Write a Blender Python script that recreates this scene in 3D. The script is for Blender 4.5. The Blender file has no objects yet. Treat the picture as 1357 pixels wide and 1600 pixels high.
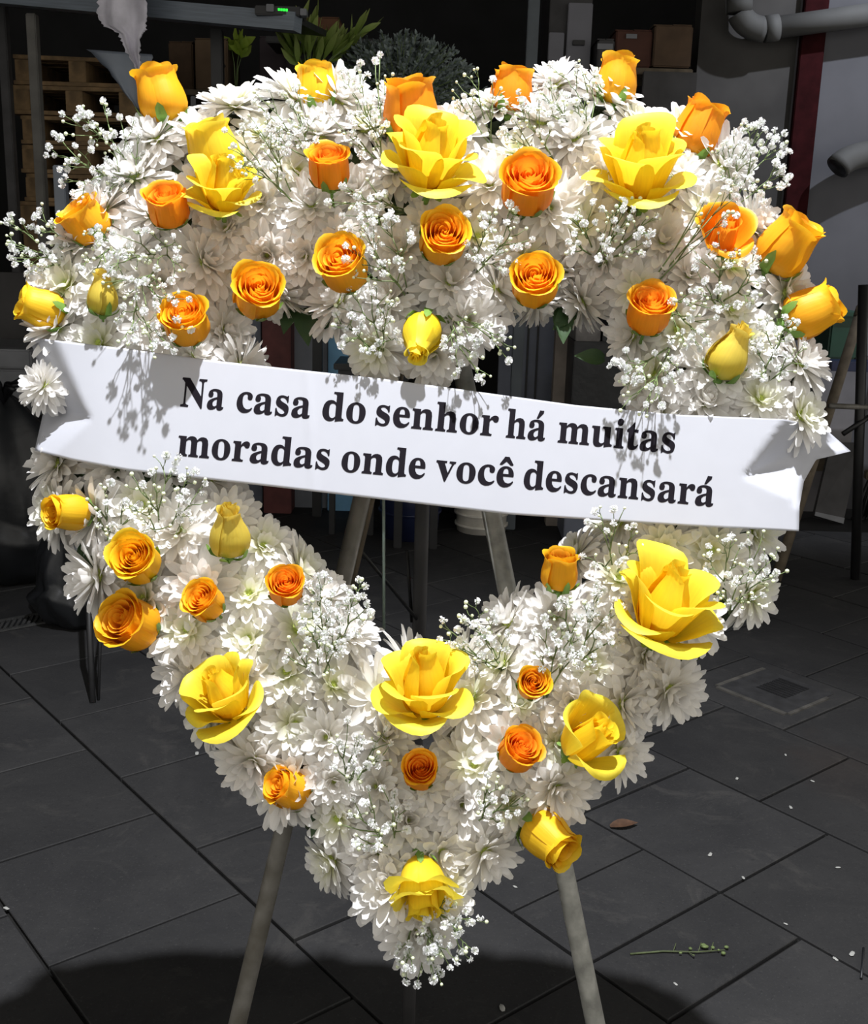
import bpy, bmesh, math, random
from mathutils import Vector, Matrix, Euler

SC = bpy.context.scene
COL = SC.collection
PI = math.pi

# ------------------------------------------------------------------ camera
W, H, F = 1357.0, 1600.0, 1735.0
PITCH, ROLL, CAM_H = math.radians(14.0), math.radians(1.67), 1.48
CAM = Vector((0.0, 0.0, CAM_H))
c_, s_ = math.cos(PITCH), math.sin(PITCH)
X0, U0, D0 = Vector((1, 0, 0)), Vector((0, s_, c_)), Vector((0, c_, -s_))
cr, sr = math.cos(ROLL), math.sin(ROLL)
CX = X0 * cr + U0 * sr                      # picture's right
CY = U0 * cr - X0 * sr                      # picture's up
cam_data = bpy.data.cameras.new('camera')
cam_data.sensor_fit = 'HORIZONTAL'
cam_data.sensor_width = 36.0
cam_data.lens = 36.0 * F / W
cam_data.clip_start = 0.02
cam = bpy.data.objects.new('camera', cam_data)
COL.objects.link(cam)
cam.matrix_world = Matrix(((CX.x, CY.x, -D0.x, CAM.x), (CX.y, CY.y, -D0.y, CAM.y), (CX.z, CY.z, -D0.z, CAM.z), (0, 0, 0, 1)))
SC.camera = cam

# ------------------------------------------------------------------ light
world = bpy.data.worlds.new('world')
SC.world = world
world.use_nodes = True
bg = world.node_tree.nodes['Background']
bg.inputs['Color'].default_value = (1.0, 0.965, 0.89, 1)
bg.inputs['Strength'].default_value = 0.88

def spot(name, loc, target, power, size, blend, radius, colour):
    l = bpy.data.lights.new(name, 'SPOT')
    l.energy, l.spot_size, l.spot_blend, l.shadow_soft_size, l.color = power, math.radians(size), blend, radius, colour
    o = bpy.data.objects.new(name, l)
    COL.objects.link(o)
    o.location = loc
    o.rotation_euler = (Vector(target) - Vector(loc)).to_track_quat('-Z', 'Y').to_euler()
    return o

spot('hall_floodlight', (0.16, 0.92, 4.15), (0.0, 1.45, 1.0), 880, 75, 0.6, 0.035, (0.95, 0.965, 1.0))
spot('yard_lamp', (3.1, 4.5, 4.3), (2.6, 6.3, 2.1), 400, 62, 0.6, 0.035, (0.85, 0.9, 1.0))

SC.cycles.max_bounces, SC.cycles.diffuse_bounces, SC.cycles.transmission_bounces = 16, 10, 12     # light travels far among white petals

vs = SC.view_settings
vs.view_transform, vs.look, vs.exposure, vs.gamma = 'Standard', 'None', 0.0, 1.0
vs.use_curve_mapping = False

# ------------------------------------------------------------------ geometry helpers
def ray(px, py):
    return (D0 + CX * ((px - W / 2) / F) - CY * ((py - H / 2) / F)).normalized()

def at_y(px, py, y):
    d = ray(px, py)
    return CAM + d * (y / d.y)

def on_floor(px, py, z=0.0):
    d = ray(px, py)
    return CAM + d * ((z - CAM_H) / d.z)

LEAN = math.radians(22)
WN = Vector((0, -math.cos(LEAN), math.sin(LEAN)))     # the wreath's facing direction
WU = Vector((0, math.sin(LEAN), math.cos(LEAN)))
WR = Vector((1, 0, 0))
WC = at_y(665, 800, 1.38)

def on_wreath(px, py, d=0.0):
    r = ray(px, py)
    t = ((WC + WN * d) - CAM).dot(WN) / r.dot(WN)
    return CAM + r * t

def metres(px, p):
    return px * (p - CAM).dot(D0) / F

def link(o, parent=None):
    COL.objects.link(o)
    if parent is not None:
        o.parent = parent
    return o

def mesh_obj(name, verts, faces, material, parent=None, smooth=True, uvs=None):
    m = bpy.data.meshes.new(name)
    m.from_pydata([tuple(v) for v in verts], [], faces)
    if uvs:
        lay = m.uv_layers.new(name='UVMap')
        for l in m.loops:
            lay.data[l.index].uv = uvs[l.vertex_index]
    if smooth:
        m.polygons.foreach_set('use_smooth', [True] * len(m.polygons))
    m.materials.append(material)
    return link(bpy.data.objects.new(name, m), parent)

def bm_obj(name, bm, material, parent=None, smooth=False):
    m = bpy.data.meshes.new(name)
    bm.to_mesh(m)
    bm.free()
    if smooth:
        m.polygons.foreach_set('use_smooth', [True] * len(m.polygons))
    m.materials.append(material)
    return link(bpy.data.objects.new(name, m), parent)

def share(name, mesh, parent=None, loc=(0, 0, 0), rot=None, scale=None):
    o = bpy.data.objects.new(name, mesh)
    o.location = loc
    if rot is not None:
        o.rotation_euler = rot
    if scale is not None:
        o.scale = scale if hasattr(scale, '__len__') else (scale,) * 3
    return link(o, parent)

def thing(name, label, cat, loc=(0, 0, 0), group=None, rot=None):
    o = bpy.data.objects.new(name, None)
    o.empty_display_size = 0.05
    o.location = loc
    if rot is not None:
        o.rotation_euler = rot
    link(o)
    return tag(o, label, cat, group)

def tag(o, label=None, cat=None, group=None, kind=None):
    if label: o['label'] = label
    if cat: o['category'] = cat
    if group: o['group'] = group
    if kind: o['kind'] = kind
    return o

def add_box(bm, lo, hi, bevel=0.0, jit=0.0):
    lo, hi = Vector(lo), Vector(hi)
    r = bmesh.ops.create_cube(bm, size=1.0)
    for v in r['verts']:
        v.co = Vector((lo[i] + (hi[i] - lo[i]) * (v.co[i] + 0.5) for i in range(3)))
        if jit:
            v.co += Vector((random.uniform(-jit, jit) for _ in range(3)))
    if bevel:
        es = list({e for v in r['verts'] for e in v.link_edges})
        bmesh.ops.bevel(bm, geom=es, offset=bevel, segments=2, affect='EDGES')
    return r

def box(name, lo, hi, material, parent=None, bevel=0.004, jit=0.0):
    bm = bmesh.new()
    add_box(bm, lo, hi, bevel, jit)
    return bm_obj(name, bm, material, parent)

def tube_data(pts, radii, n=6, cap=True):
    """vertices and faces of a tube through pts"""
    pts = [Vector(p) for p in pts]
    if not hasattr(radii, '__len__'):
        radii = [radii] * len(pts)
    vs_, fs = [], []
    a = None
    for i, p in enumerate(pts):
        t = (pts[min(i + 1, len(pts) - 1)] - pts[max(i - 1, 0)]).normalized()
        if a is None:
            a = t.orthogonal().normalized()
        else:
            a = (a - t * a.dot(t)).normalized()
        b = t.cross(a)
        for k in range(n):
            an = 2 * PI * k / n
            vs_.append(p + (a * math.cos(an) + b * math.sin(an)) * radii[i])
    for i in range(len(pts) - 1):
        for k in range(n):
            k2 = (k + 1) % n
            fs.append((i * n + k, i * n + k2, (i + 1) * n + k2, (i + 1) * n + k))
    if cap:
        fs.append(tuple(reversed(range(n))))
        fs.append(tuple(range((len(pts) - 1) * n, len(pts) * n)))
    return vs_, fs

class MB:
    def __init__(self): self.v, self.f = [], []
    def add(self, v, f):
        k = len(self.v)
        self.v += [Vector(p) for p in v]
        self.f += [tuple(i + k for i in q) for q in f]
    def tube(self, pts, r, n=6): self.add(*tube_data(pts, r, n))
    def ball(self, c, r, seg=6, rings=4, sq=(1, 1, 1)):
        v, f = ball_data(seg, rings)
        self.add([Vector(c) + Vector((p[0] * r * sq[0], p[1] * r * sq[1], p[2] * r * sq[2])) for p in v], f)
    def build(self, name, material, parent=None, smooth=True):
        return mesh_obj(name, self.v, self.f, material, parent, smooth)

def ball_data(seg, rings):
    v = [(0, 0, 1)]
    for i in range(1, rings):
        a = PI * i / rings
        v += [(math.sin(a) * math.cos(2 * PI * k / seg), math.sin(a) * math.sin(2 * PI * k / seg), math.cos(a)) for k in range(seg)]
    v.append((0, 0, -1))
    f = [(0, 1 + k, 1 + (k + 1) % seg) for k in range(seg)]
    for i in range(rings - 2):
        o = 1 + i * seg
        f += [(o + k, o + seg + k, o + seg + (k + 1) % seg, o + (k + 1) % seg) for k in range(seg)]
    o = 1 + (rings - 2) * seg
    f += [(len(v) - 1, o + (k + 1) % seg, o + k) for k in range(seg)]
    return v, f

def tube(name, pts, r, material, parent=None, n=10):
    v, f = tube_data(pts, r, n)
    return mesh_obj(name, v, f, material, parent)

def lathe(name, prof, material, parent=None, n=24, loc=(0, 0, 0)):
    vs_, fs = [], []
    for r, z in prof:
        vs_ += [Vector((loc[0] + r * math.cos(2 * PI * k / n), loc[1] + r * math.sin(2 * PI * k / n), loc[2] + z)) for k in range(n)]
    for i in range(len(prof) - 1):
        for k in range(n):
            k2 = (k + 1) % n
            fs.append((i * n + k, i * n + k2, (i + 1) * n + k2, (i + 1) * n + k))
    return mesh_obj(name, vs_, fs, material, parent)

# ------------------------------------------------------------------ materials
def mat(name, colour, rough=0.6, noise=0.0, scale=12.0, metal=0.0, bump=0.0, colour2=None, detail=5.0, emit=None, spec=0.5, coords='Object'):
    m = bpy.data.materials.new(name)
    m.use_nodes = True
    nt = m.node_tree
    b = nt.nodes['Principled BSDF']
    b.inputs['Roughness'].default_value = rough
    b.inputs['Metallic'].default_value = metal
    b.inputs['Specular IOR Level'].default_value = spec
    b.inputs['Base Color'].default_value = (*colour, 1)
    if noise or colour2 or bump:
        tc = nt.nodes.new('ShaderNodeTexCoord')
        n = nt.nodes.new('ShaderNodeTexNoise')
        n.inputs['Scale'].default_value = scale
        n.inputs['Detail'].default_value = detail
        nt.links.new(tc.outputs[coords], n.inputs['Vector'])
        ramp = nt.nodes.new('ShaderNodeValToRGB')
        c2 = colour2 or tuple(c * (1 - noise) for c in colour)
        c1 = colour if colour2 else tuple(min(1, c * (1 + noise)) for c in colour)
        ramp.color_ramp.elements[0].color = (*c2, 1)
        ramp.color_ramp.elements[1].color = (*c1, 1)
        ramp.color_ramp.elements[0].position = 0.33
        ramp.color_ramp.elements[1].position = 0.67
        nt.links.new(n.outputs['Fac'], ramp.inputs['Fac'])
        nt.links.new(ramp.outputs['Color'], b.inputs['Base Color'])
        if bump:
            bp = nt.nodes.new('ShaderNodeBump')
            bp.inputs['Strength'].default_value = bump
            bp.inputs['Distance'].default_value = 0.01
            nt.links.new(n.outputs['Fac'], bp.inputs['Height'])
            nt.links.new(bp.outputs['Normal'], b.inputs['Normal'])
    if emit:
        b.inputs['Emission Color'].default_value = (*emit[:3], 1)
        b.inputs['Emission Strength'].default_value = emit[3]
    return m

def petal_mat(name, base, mid, tip, translucent=0.35, rough=0.5, veins=0.06, p_mid=0.4, p_tip=0.95, vscale=9.0):
    """a thin petal: colour runs from its base to its tip, light also passes through"""
    m = bpy.data.materials.new(name)
    m.use_nodes = True
    nt = m.node_tree
    b, out = nt.nodes['Principled BSDF'], nt.nodes['Material Output']
    uv = nt.nodes.new('ShaderNodeUVMap')
    sep = nt.nodes.new('ShaderNodeSeparateXYZ')
    nt.links.new(uv.outputs['UV'], sep.inputs['Vector'])
    ramp = nt.nodes.new('ShaderNodeValToRGB')
    e = ramp.color_ramp.elements
    e[0].color, e[0].position = (*base, 1), 0.05
    e[1].color, e[1].position = (*tip, 1), p_tip
    k = e.new(p_mid); k.color = (*mid, 1)
    nt.links.new(sep.outputs['Y'], ramp.inputs['Fac'])
    col = ramp.outputs['Color']
    if veins:
        mp = nt.nodes.new('ShaderNodeMapping')
        mp.inputs['Scale'].default_value = (vscale, 0.8, 1)
        nt.links.new(uv.outputs['UV'], mp.inputs['Vector'])
        n = nt.nodes.new('ShaderNodeTexNoise')
        n.inputs['Scale'].default_value = 2.5
        nt.links.new(mp.outputs['Vector'], n.inputs['Vector'])
        oi = nt.nodes.new('ShaderNodeObjectInfo')
        r2 = nt.nodes.new('ShaderNodeMapRange')
        r2.inputs['From Min'].default_value, r2.inputs['From Max'].default_value = 0.3, 0.7
        r2.inputs['To Min'].default_value, r2.inputs['To Max'].default_value = 1 - veins, 1 + veins * 0.3
        nt.links.new(n.outputs['Fac'], r2.inputs['Value'])
        r3 = nt.nodes.new('ShaderNodeMapRange')
        r3.inputs['To Min'].default_value, r3.inputs['To Max'].default_value = 0.94, 1.03
        nt.links.new(oi.outputs['Random'], r3.inputs['Value'])
        mu = nt.nodes.new('ShaderNodeMath'); mu.operation = 'MULTIPLY'
        nt.links.new(r2.outputs['Result'], mu.inputs[0]); nt.links.new(r3.outputs['Result'], mu.inputs[1])
        vm = nt.nodes.new('ShaderNodeVectorMath'); vm.operation = 'SCALE'
        nt.links.new(col, vm.inputs[0]); nt.links.new(mu.outputs['Value'], vm.inputs['Scale'])
        col = vm.outputs['Vector']
        bp = nt.nodes.new('ShaderNodeBump')
        bp.inputs['Strength'].default_value, bp.inputs['Distance'].default_value = 0.25, 0.001
        nt.links.new(n.outputs['Fac'], bp.inputs['Height']); nt.links.new(bp.outputs['Normal'], b.inputs['Normal'])
    nt.links.new(col, b.inputs['Base Color'])
    b.inputs['Roughness'].default_value = rough
    b.inputs['Specular IOR Level'].default_value = 0.35
    tr = nt.nodes.new('ShaderNodeBsdfTranslucent')
    nt.links.new(col, tr.inputs['Color'])
    mx = nt.nodes.new('ShaderNodeMixShader')
    mx.inputs['Fac'].default_value = translucent
    nt.links.new(b.outputs['BSDF'], mx.inputs[1]); nt.links.new(tr.outputs['BSDF'], mx.inputs[2])
    nt.links.new(mx.outputs['Shader'], out.inputs['Surface'])
    return m

M = {}
M['mum'] = petal_mat('white_petal', (0.74, 0.76, 0.44), (0.93, 0.91, 0.86), (0.95, 0.935, 0.92), 0.38, 0.4, 0.05, 0.22)
M['mum_inner'] = petal_mat('white_inner_petal', (0.62, 0.70, 0.24), (0.90, 0.90, 0.68), (0.94, 0.93, 0.88), 0.38, 0.45, 0.05, 0.3)
M['mum_eye'] = mat('green_flower_eye', (0.60, 0.70, 0.16), 0.7, 0.35, 900, bump=0.4)
M['orange_in'] = petal_mat('orange_inner_petal', (0.95, 0.38, 0.025), (0.95, 0.36, 0.020), (0.96, 0.42, 0.028), 0.40)
M['orange_out'] = petal_mat('orange_outer_petal', (0.90, 0.46, 0.015), (0.94, 0.36, 0.010), (0.95, 0.48, 0.020), 0.38)
M['golden_in'] = petal_mat('golden_inner_petal', (0.95, 0.44, 0.022), (0.95, 0.44, 0.018), (0.96, 0.50, 0.026), 0.40)
M['golden_out'] = petal_mat('golden_outer_petal', (0.90, 0.55, 0.015), (0.94, 0.46, 0.012), (0.95, 0.56, 0.020), 0.32)
M['amber_in'] = petal_mat('amber_inner_petal', (0.90, 0.38, 0.010), (0.93, 0.48, 0.012), (0.94, 0.55, 0.016), 0.30)
M['amber_out'] = petal_mat('amber_outer_petal', (0.88, 0.62, 0.020), (0.93, 0.58, 0.015), (0.94, 0.64, 0.025), 0.32)
M['yellow_in'] = petal_mat('yellow_inner_petal', (0.90, 0.52, 0.012), (0.93, 0.66, 0.018), (0.95, 0.74, 0.04), 0.40)
M['yellow_out'] = petal_mat('yellow_outer_petal', (0.88, 0.64, 0.02), (0.94, 0.74, 0.025), (0.95, 0.80, 0.075), 0.40)
M['pale_in'] = petal_mat('pale_yellow_inner_petal', (0.80, 0.60, 0.03), (0.86, 0.64, 0.07), (0.86, 0.68, 0.10), 0.30)
M['pale_out'] = petal_mat('pale_yellow_outer_petal', (0.62, 0.60, 0.08), (0.80, 0.62, 0.07), (0.84, 0.66, 0.12), 0.30)
M['sepal'] = petal_mat('green_sepal', (0.16, 0.30, 0.05), (0.14, 0.30, 0.04), (0.20, 0.34, 0.07), 0.2, 0.5)
M['leaf'] = petal_mat('dark_green_leaf', (0.022, 0.050, 0.016), (0.026, 0.060, 0.018), (0.03, 0.07, 0.02), 0.1, 0.45)
M['calyx'] = mat('green_calyx', (0.14, 0.28, 0.05), 0.5, 0.2, 60)
M['stem'] = mat('pale_green_stem', (0.15, 0.21, 0.075), 0.6, 0.2, 60)
M['breath'] = petal_mat('babys_breath_petal', (0.72, 0.76, 0.62), (0.84, 0.86, 0.84), (0.88, 0.88, 0.90), 0.25, 0.5, 0.0)
M['bud'] = mat('green_white_bud', (0.74, 0.80, 0.55), 0.5, 0.15, 300)
M['foam'] = mat('moss_green_foam', (0.05, 0.075, 0.03), 0.95, 0.4, 60, bump=0.5)
M['ink'] = mat('black_ink', (0.010, 0.008, 0.012), 0.8, spec=0.1)

def paper_mat():
    m = mat('white_paper', (0.50, 0.51, 0.56), 0.6, 0.012, 40, spec=0.25)
    nt = m.node_tree
    b, out = nt.nodes['Principled BSDF'], nt.nodes['Material Output']
    tr = nt.nodes.new('ShaderNodeBsdfTranslucent'); tr.inputs['Color'].default_value = (0.8, 0.8, 0.84, 1)
    mx = nt.nodes.new('ShaderNodeMixShader'); mx.inputs['Fac'].default_value = 0.08
    nt.links.new(b.outputs['BSDF'], mx.inputs[1]); nt.links.new(tr.outputs['BSDF'], mx.inputs[2])
    nt.links.new(mx.outputs['Shader'], out.inputs['Surface'])
    return m
M['paper'] = paper_mat()

def tile_mat():
    """dark slate paving: grain, scuffs and dusty blotches, a slightly different grey per tile"""
    m = bpy.data.materials.new('slate_paving')
    m.use_nodes = True
    nt = m.node_tree
    b = nt.nodes['Principled BSDF']
    geo = nt.nodes.new('ShaderNodeNewGeometry')
    def noise(scale, detail, rough=0.6, dist=0.0):
        n = nt.nodes.new('ShaderNodeTexNoise')
        n.inputs['Scale'].default_value, n.inputs['Detail'].default_value = scale, detail
        n.inputs['Roughness'].default_value, n.inputs['Distortion'].default_value = rough, dist
        nt.links.new(geo.outputs['Position'], n.inputs['Vector'])
        return n
    def mix(a, colour, fac, lo, hi):
        r = nt.nodes.new('ShaderNodeMapRange')
        r.inputs['From Min'].default_value, r.inputs['From Max'].default_value = lo, hi
        nt.links.new(fac, r.inputs['Value'])
        x = nt.nodes.new('ShaderNodeMix'); x.data_type = 'RGBA'
        nt.links.new(r.outputs['Result'], x.inputs['Factor'])
        if isinstance(a, tuple): x.inputs['A'].default_value = (*a, 1)
        else: nt.links.new(a, x.inputs['A'])
        x.inputs['B'].default_value = (*colour, 1)
        return x.outputs['Result']
    c = mix((0.021, 0.021, 0.0225), (0.036, 0.0355, 0.036), noise(2.3, 8, 0.65, 0.4).outputs['Fac'], 0.35, 0.68)
    c = mix(c, (0.060, 0.057, 0.054), noise(4.5, 10, 0.75, 1.5).outputs['Fac'], 0.54, 0.80)
    c = mix(c, (0.042, 0.030, 0.025), noise(1.1, 4, 0.5, 0.5).outputs['Fac'], 0.62, 0.85)
    c = mix(c, (0.012, 0.012, 0.013), noise(90, 3).outputs['Fac'], 0.60, 0.85)
    c = mix(c, (0.055, 0.055, 0.055), noise(160, 2).outputs['Fac'], 0.60, 0.85)
    oi = nt.nodes.new('ShaderNodeObjectInfo')
    r = nt.nodes.new('ShaderNodeMapRange')
    r.inputs['To Min'].default_value, r.inputs['To Max'].default_value = 0.85, 1.15
    nt.links.new(oi.outputs['Random'], r.inputs['Value'])
    vm = nt.nodes.new('ShaderNodeVectorMath'); vm.operation = 'SCALE'
    nt.links.new(c, vm.inputs[0]); nt.links.new(r.outputs['Result'], vm.inputs['Scale'])
    nt.links.new(vm.outputs['Vector'], b.inputs['Base Color'])
    b.inputs['Roughness'].default_value = 0.72
    b.inputs['Specular IOR Level'].default_value = 0.3
    bp = nt.nodes.new('ShaderNodeBump')
    bp.inputs['Strength'].default_value, bp.inputs['Distance'].default_value = 0.35, 0.004
    nt.links.new(noise(35, 6).outputs['Fac'], bp.inputs['Height']); nt.links.new(bp.outputs['Normal'], b.inputs['Normal'])
    return m
M['tile'] = tile_mat()
M['joint'] = mat('dark_joint_sand', (0.008, 0.0075, 0.007), 0.95, 0.4, 25)
M['steel'] = mat('worn_shaded_steel', (0.22, 0.21, 0.19), 0.5, 0.3, 30, metal=0.1, bump=0.15, colour2=(0.13, 0.12, 0.10))  # worn steel, darkened to carry the shade on the left leg
M['lit_steel'] = mat('lit_leg_steel', (0.40, 0.40, 0.37), 0.42, 0.3, 40, metal=0.1, bump=0.1)  # same steel made paler for the leg in the light
M['black_metal'] = mat('black_painted_metal', (0.012, 0.012, 0.013), 0.5, 0.2, 20)
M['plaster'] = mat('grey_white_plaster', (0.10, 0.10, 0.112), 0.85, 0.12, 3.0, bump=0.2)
M['concrete'] = mat('dim_lit_concrete', (0.055, 0.052, 0.050), 0.9, 0.25, 3.5, bump=0.3)  # dimmer stretch of the right wall, weaker light put into its tone
M['dark_shell'] = mat('dark_plaster', (0.012, 0.012, 0.013), 0.9, 0.3, 3)  # near-black tone of the back wall, left wall and overhead slab
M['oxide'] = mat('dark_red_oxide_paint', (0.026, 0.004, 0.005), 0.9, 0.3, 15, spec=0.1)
M['pvc'] = mat('grey_pvc', (0.085, 0.085, 0.083), 0.75, 0.08, 8)
M['beam'] = mat('blue_grey_steel_paint', (0.17, 0.20, 0.24), 0.5, 0.15, 12)
M['wood'] = mat('weathered_pallet_wood', (0.30, 0.19, 0.09), 0.85, 0.35, 14, bump=0.3, colour2=(0.12, 0.08, 0.042))
M['stick'] = mat('brown_wood', (0.12, 0.095, 0.065), 0.8, 0.3, 20)
M['card'] = mat('brown_cardboard', (0.085, 0.052, 0.030), 0.9, 0.2, 10)
M['card_red'] = mat('dark_red_brown_carton', (0.075, 0.030, 0.020), 0.9, 0.2, 10)
M['film'] = mat('grey_torn_film', (0.60, 0.58, 0.65), 0.55, 0.25, 9, bump=0.6)
M['sheet'] = mat('blue_grey_plastic', (0.20, 0.23, 0.28), 0.4, 0.15, 6)
M['bin'] = mat('black_plastic', (0.010, 0.011, 0.013), 0.42, 0.3, 8, bump=0.5)
M['navy'] = mat('navy_plastic', (0.014, 0.020, 0.060), 0.35, 0.2, 6)
M['white_plastic'] = mat('dull_white_plastic', (0.62, 0.59, 0.53), 0.5, 0.12, 14)
M['green_plastic'] = mat('dark_green_plastic', (0.010, 0.055, 0.032), 0.45, 0.2, 9)
M['grey_plastic'] = mat('grey_plastic', (0.16, 0.165, 0.18), 0.5, 0.15, 9)
M['dark_grey'] = mat('dark_grey_board', (0.050, 0.048, 0.050), 0.7, 0.25, 10)
M['blue'] = mat('light_blue_plastic', (0.19, 0.44, 0.70), 0.45, 0.1, 9)
M['ochre'] = mat('ochre_yellow_plastic', (0.45, 0.28, 0.04), 0.5, 0.1, 9)
M['door'] = mat('slate_blue_steel', (0.14, 0.155, 0.20), 0.5, 0.15, 6)
M['lily'] = petal_mat('lily_green_leaf', (0.20, 0.30, 0.05), (0.26, 0.36, 0.08), (0.36, 0.44, 0.13), 0.3)
M['lime'] = petal_mat('lime_green_leaf', (0.30, 0.45, 0.05), (0.36, 0.50, 0.06), (0.42, 0.55, 0.08), 0.3)
M['filler'] = petal_mat('grey_green_filler_leaf', (0.14, 0.18, 0.16), (0.22, 0.27, 0.26), (0.32, 0.37, 0.37), 0.2)
M['led'] = mat('green_led', (0.02, 0.3, 0.02), 0.4, emit=(0.02, 1.0, 0.05, 1.6))
M['terracotta'] = mat('orange_brown_clay', (0.12, 0.05, 0.022), 0.8, 0.2, 9)
M['dry_leaf'] = mat('dry_brown_leaf', (0.075, 0.036, 0.018), 0.8, 0.3, 60)
M['scrap'] = mat('white_petal_scrap', (0.40, 0.40, 0.38), 0.6, 0.1, 60)

# ------------------------------------------------------------------ the setting
random.seed(7)
def struct(o, kind='structure'):
    o['kind'] = kind
    return o

floor = struct(box('floor', (-6, -5, -0.2), (6, 8.3, -0.012), M['joint'], bevel=0))
TS, TA, TU0 = 0.30485 * CAM_H, math.radians(39.207), 2.4569
tc_, ts_ = math.cos(TA), math.sin(TA)
def tile_xy(u, v):
    u, v = (u + TU0) * TS, v * TS
    return Vector((tc_ * u - ts_ * v, ts_ * u + tc_ * v, 0))
def tile_uv(p):
    return (tc_ * p.x + ts_ * p.y) / TS - TU0, (-ts_ * p.x + tc_ * p.y) / TS
def tile_mesh(length):
    g, h = 0.0045 / TS, 0.012
    bm = bmesh.new()
    a, b_ = g, 1 - g
    pts = [tile_xy(u - TU0, v) for u, v in ((a, g), (b_, g), (b_, length - g), (a, length - g))]
    lo = [bm.verts.new((p.x, p.y, -h)) for p in pts]
    ins = 0.0025
    mid = sum(pts, Vector()) / 4
    hi0 = [bm.verts.new((p.x, p.y, -ins * 0.8)) for p in pts]
    hi = [bm.verts.new((p.x + (mid - p).normalized().x * ins, p.y + (mid - p).normalized().y * ins, 0)) for p in pts]
    for i in range(4):
        j = (i + 1) % 4
        bm.faces.new((lo[i], lo[j], hi0[j], hi0[i]))
        bm.faces.new((hi0[i], hi0[j], hi[j], hi[i]))
    bm.faces.new(hi)
    bmesh.ops.recalc_face_normals(bm, faces=bm.faces)
    m = bpy.data.meshes.new('paving_tile')
    bm.to_mesh(m); bm.free()
    m.materials.append(M['tile'])
    return m
tile_meshes = {}
offs = {-1: 0.475, 0: 0.98, 1: 0.53, 2: 0.01}
rng = random.Random(3)
n_tiles = 0
for k in range(-14, 14):
    off = offs.get(k, offs[-1] + (0.5 if k % 2 == 0 else 0.0) + rng.uniform(-0.04, 0.04))
    for j in range(-16, 30):
        pieces = [(j + off, 1.0)]
        if k == 1 and j == 2:
            pieces = [(j + off, 0.48), (j + off + 0.48, 0.52)]
        for v0, ln in pieces:
            c = tile_xy(k + 0.5, v0 + ln / 2)
            if not (0.75 < c.y < 6.9 and abs(c.x) < 0.56 * c.y + 0.75) or n_tiles >= 290:
                continue
            if ln not in tile_meshes:
                tile_meshes[ln] = tile_mesh(ln)
            o = share('paving_tile', tile_meshes[ln], floor, tile_xy(k, v0) + Vector((0, 0, rng.uniform(-0.0012, 0.0012))))
            n_tiles += 1

wr_x = at_y(1082, 200, 6.3).x
wr_x2 = at_y(1262, 200, 6.3).x
struct(box('wall_back', (-5, 8.2, -0.2), (5, 8.35, 4.6), M['dark_shell'], bevel=0))
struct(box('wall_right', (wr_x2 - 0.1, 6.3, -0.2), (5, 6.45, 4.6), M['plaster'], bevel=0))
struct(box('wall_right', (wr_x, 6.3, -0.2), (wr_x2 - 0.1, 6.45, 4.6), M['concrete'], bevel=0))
struct(box('wall_left', (-5.15, 1.0, -0.2), (-5, 8.35, 4.6), M['dark_shell'], bevel=0))
struct(box('unseen_ceiling', (-6, -0.6, 4.5), (6, 8.4, 4.65), M['dark_shell'], bevel=0))  # out of view, front edge set to shape the ambient light

# ------------------------------------------------------------------ the heart: its shape in the picture and on its plane
CL = [(660, 370), (560, 300), (430, 262), (300, 310), (205, 425), (190, 560), (210, 700), (255, 830), (335, 960), (440, 1090),
      (545, 1210), (650, 1330), (765, 1225), (880, 1110), (990, 990), (1075, 870), (1130, 740), (1140, 600), (1115, 440),
      (1035, 320), (905, 258), (770, 300), (660, 370)]
SPUR = [(660, 370), (660, 470)]
TIP = [(650, 1330), (650, 1425)]
def hw_at(x, y):
    if y > 1250: return 120.0
    if 300 < y < 620 and 500 < x < 820: return 150.0
    return 155.0
OUTER = [(690, 175), (610, 130), (530, 130), (440, 105), (340, 145), (225, 190), (130, 300), (80, 420), (40, 570), (45, 690), (55, 800), (110, 890), (170, 960),
         (240, 1050), (300, 1150), (410, 1245), (480, 1335), (540, 1420), (590, 1490), (650, 1515), (710, 1470), (765, 1390), (830, 1340), (910, 1265), (1010, 1180),
         (1085, 1080), (1140, 1010), (1195, 950), (1240, 840), (1285, 640), (1290, 540), (1265, 430), (1225, 330), (1130, 225), (1000, 140), (900, 100), (820, 115), (750, 150)]
HOLE = [(400, 575), (415, 520), (460, 485), (505, 490), (525, 545), (575, 590), (680, 600), (765, 585), (795, 510), (870, 490), (955, 520), (985, 575), (1000, 640),
        (960, 750), (880, 825), (835, 880), (790, 940), (730, 985), (650, 1005), (595, 985), (520, 905), (470, 860), (440, 790), (400, 700)]
def inside(p, poly):
    r = False
    for i in range(len(poly)):
        (x1, y1), (x2, y2) = poly[i], poly[i - 1]
        if (y1 > p[1]) != (y2 > p[1]) and p[0] < (x2 - x1) * (p[1] - y1) / (y2 - y1) + x1:
            r = not r
    return r
def seg_near(p, a, b):
    ax, ay, bx, by = *a, *b
    t = ((p[0] - ax) * (bx - ax) + (p[1] - ay) * (by - ay)) / max(1e-9, (bx - ax) ** 2 + (by - ay) ** 2)
    t = max(0, min(1, t))
    q = (ax + t * (bx - ax), ay + t * (by - ay))
    return math.hypot(p[0] - q[0], p[1] - q[1]), q
def nearest(p, line):
    return min(seg_near(p, line[i], line[i + 1]) for i in range(len(line) - 1))
def edge_dist(p, poly):
    return nearest(p, poly + poly[:1])[0]
def centre_line(p):
    return min(nearest(p, CL), nearest(p, SPUR), nearest(p, TIP))
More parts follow.
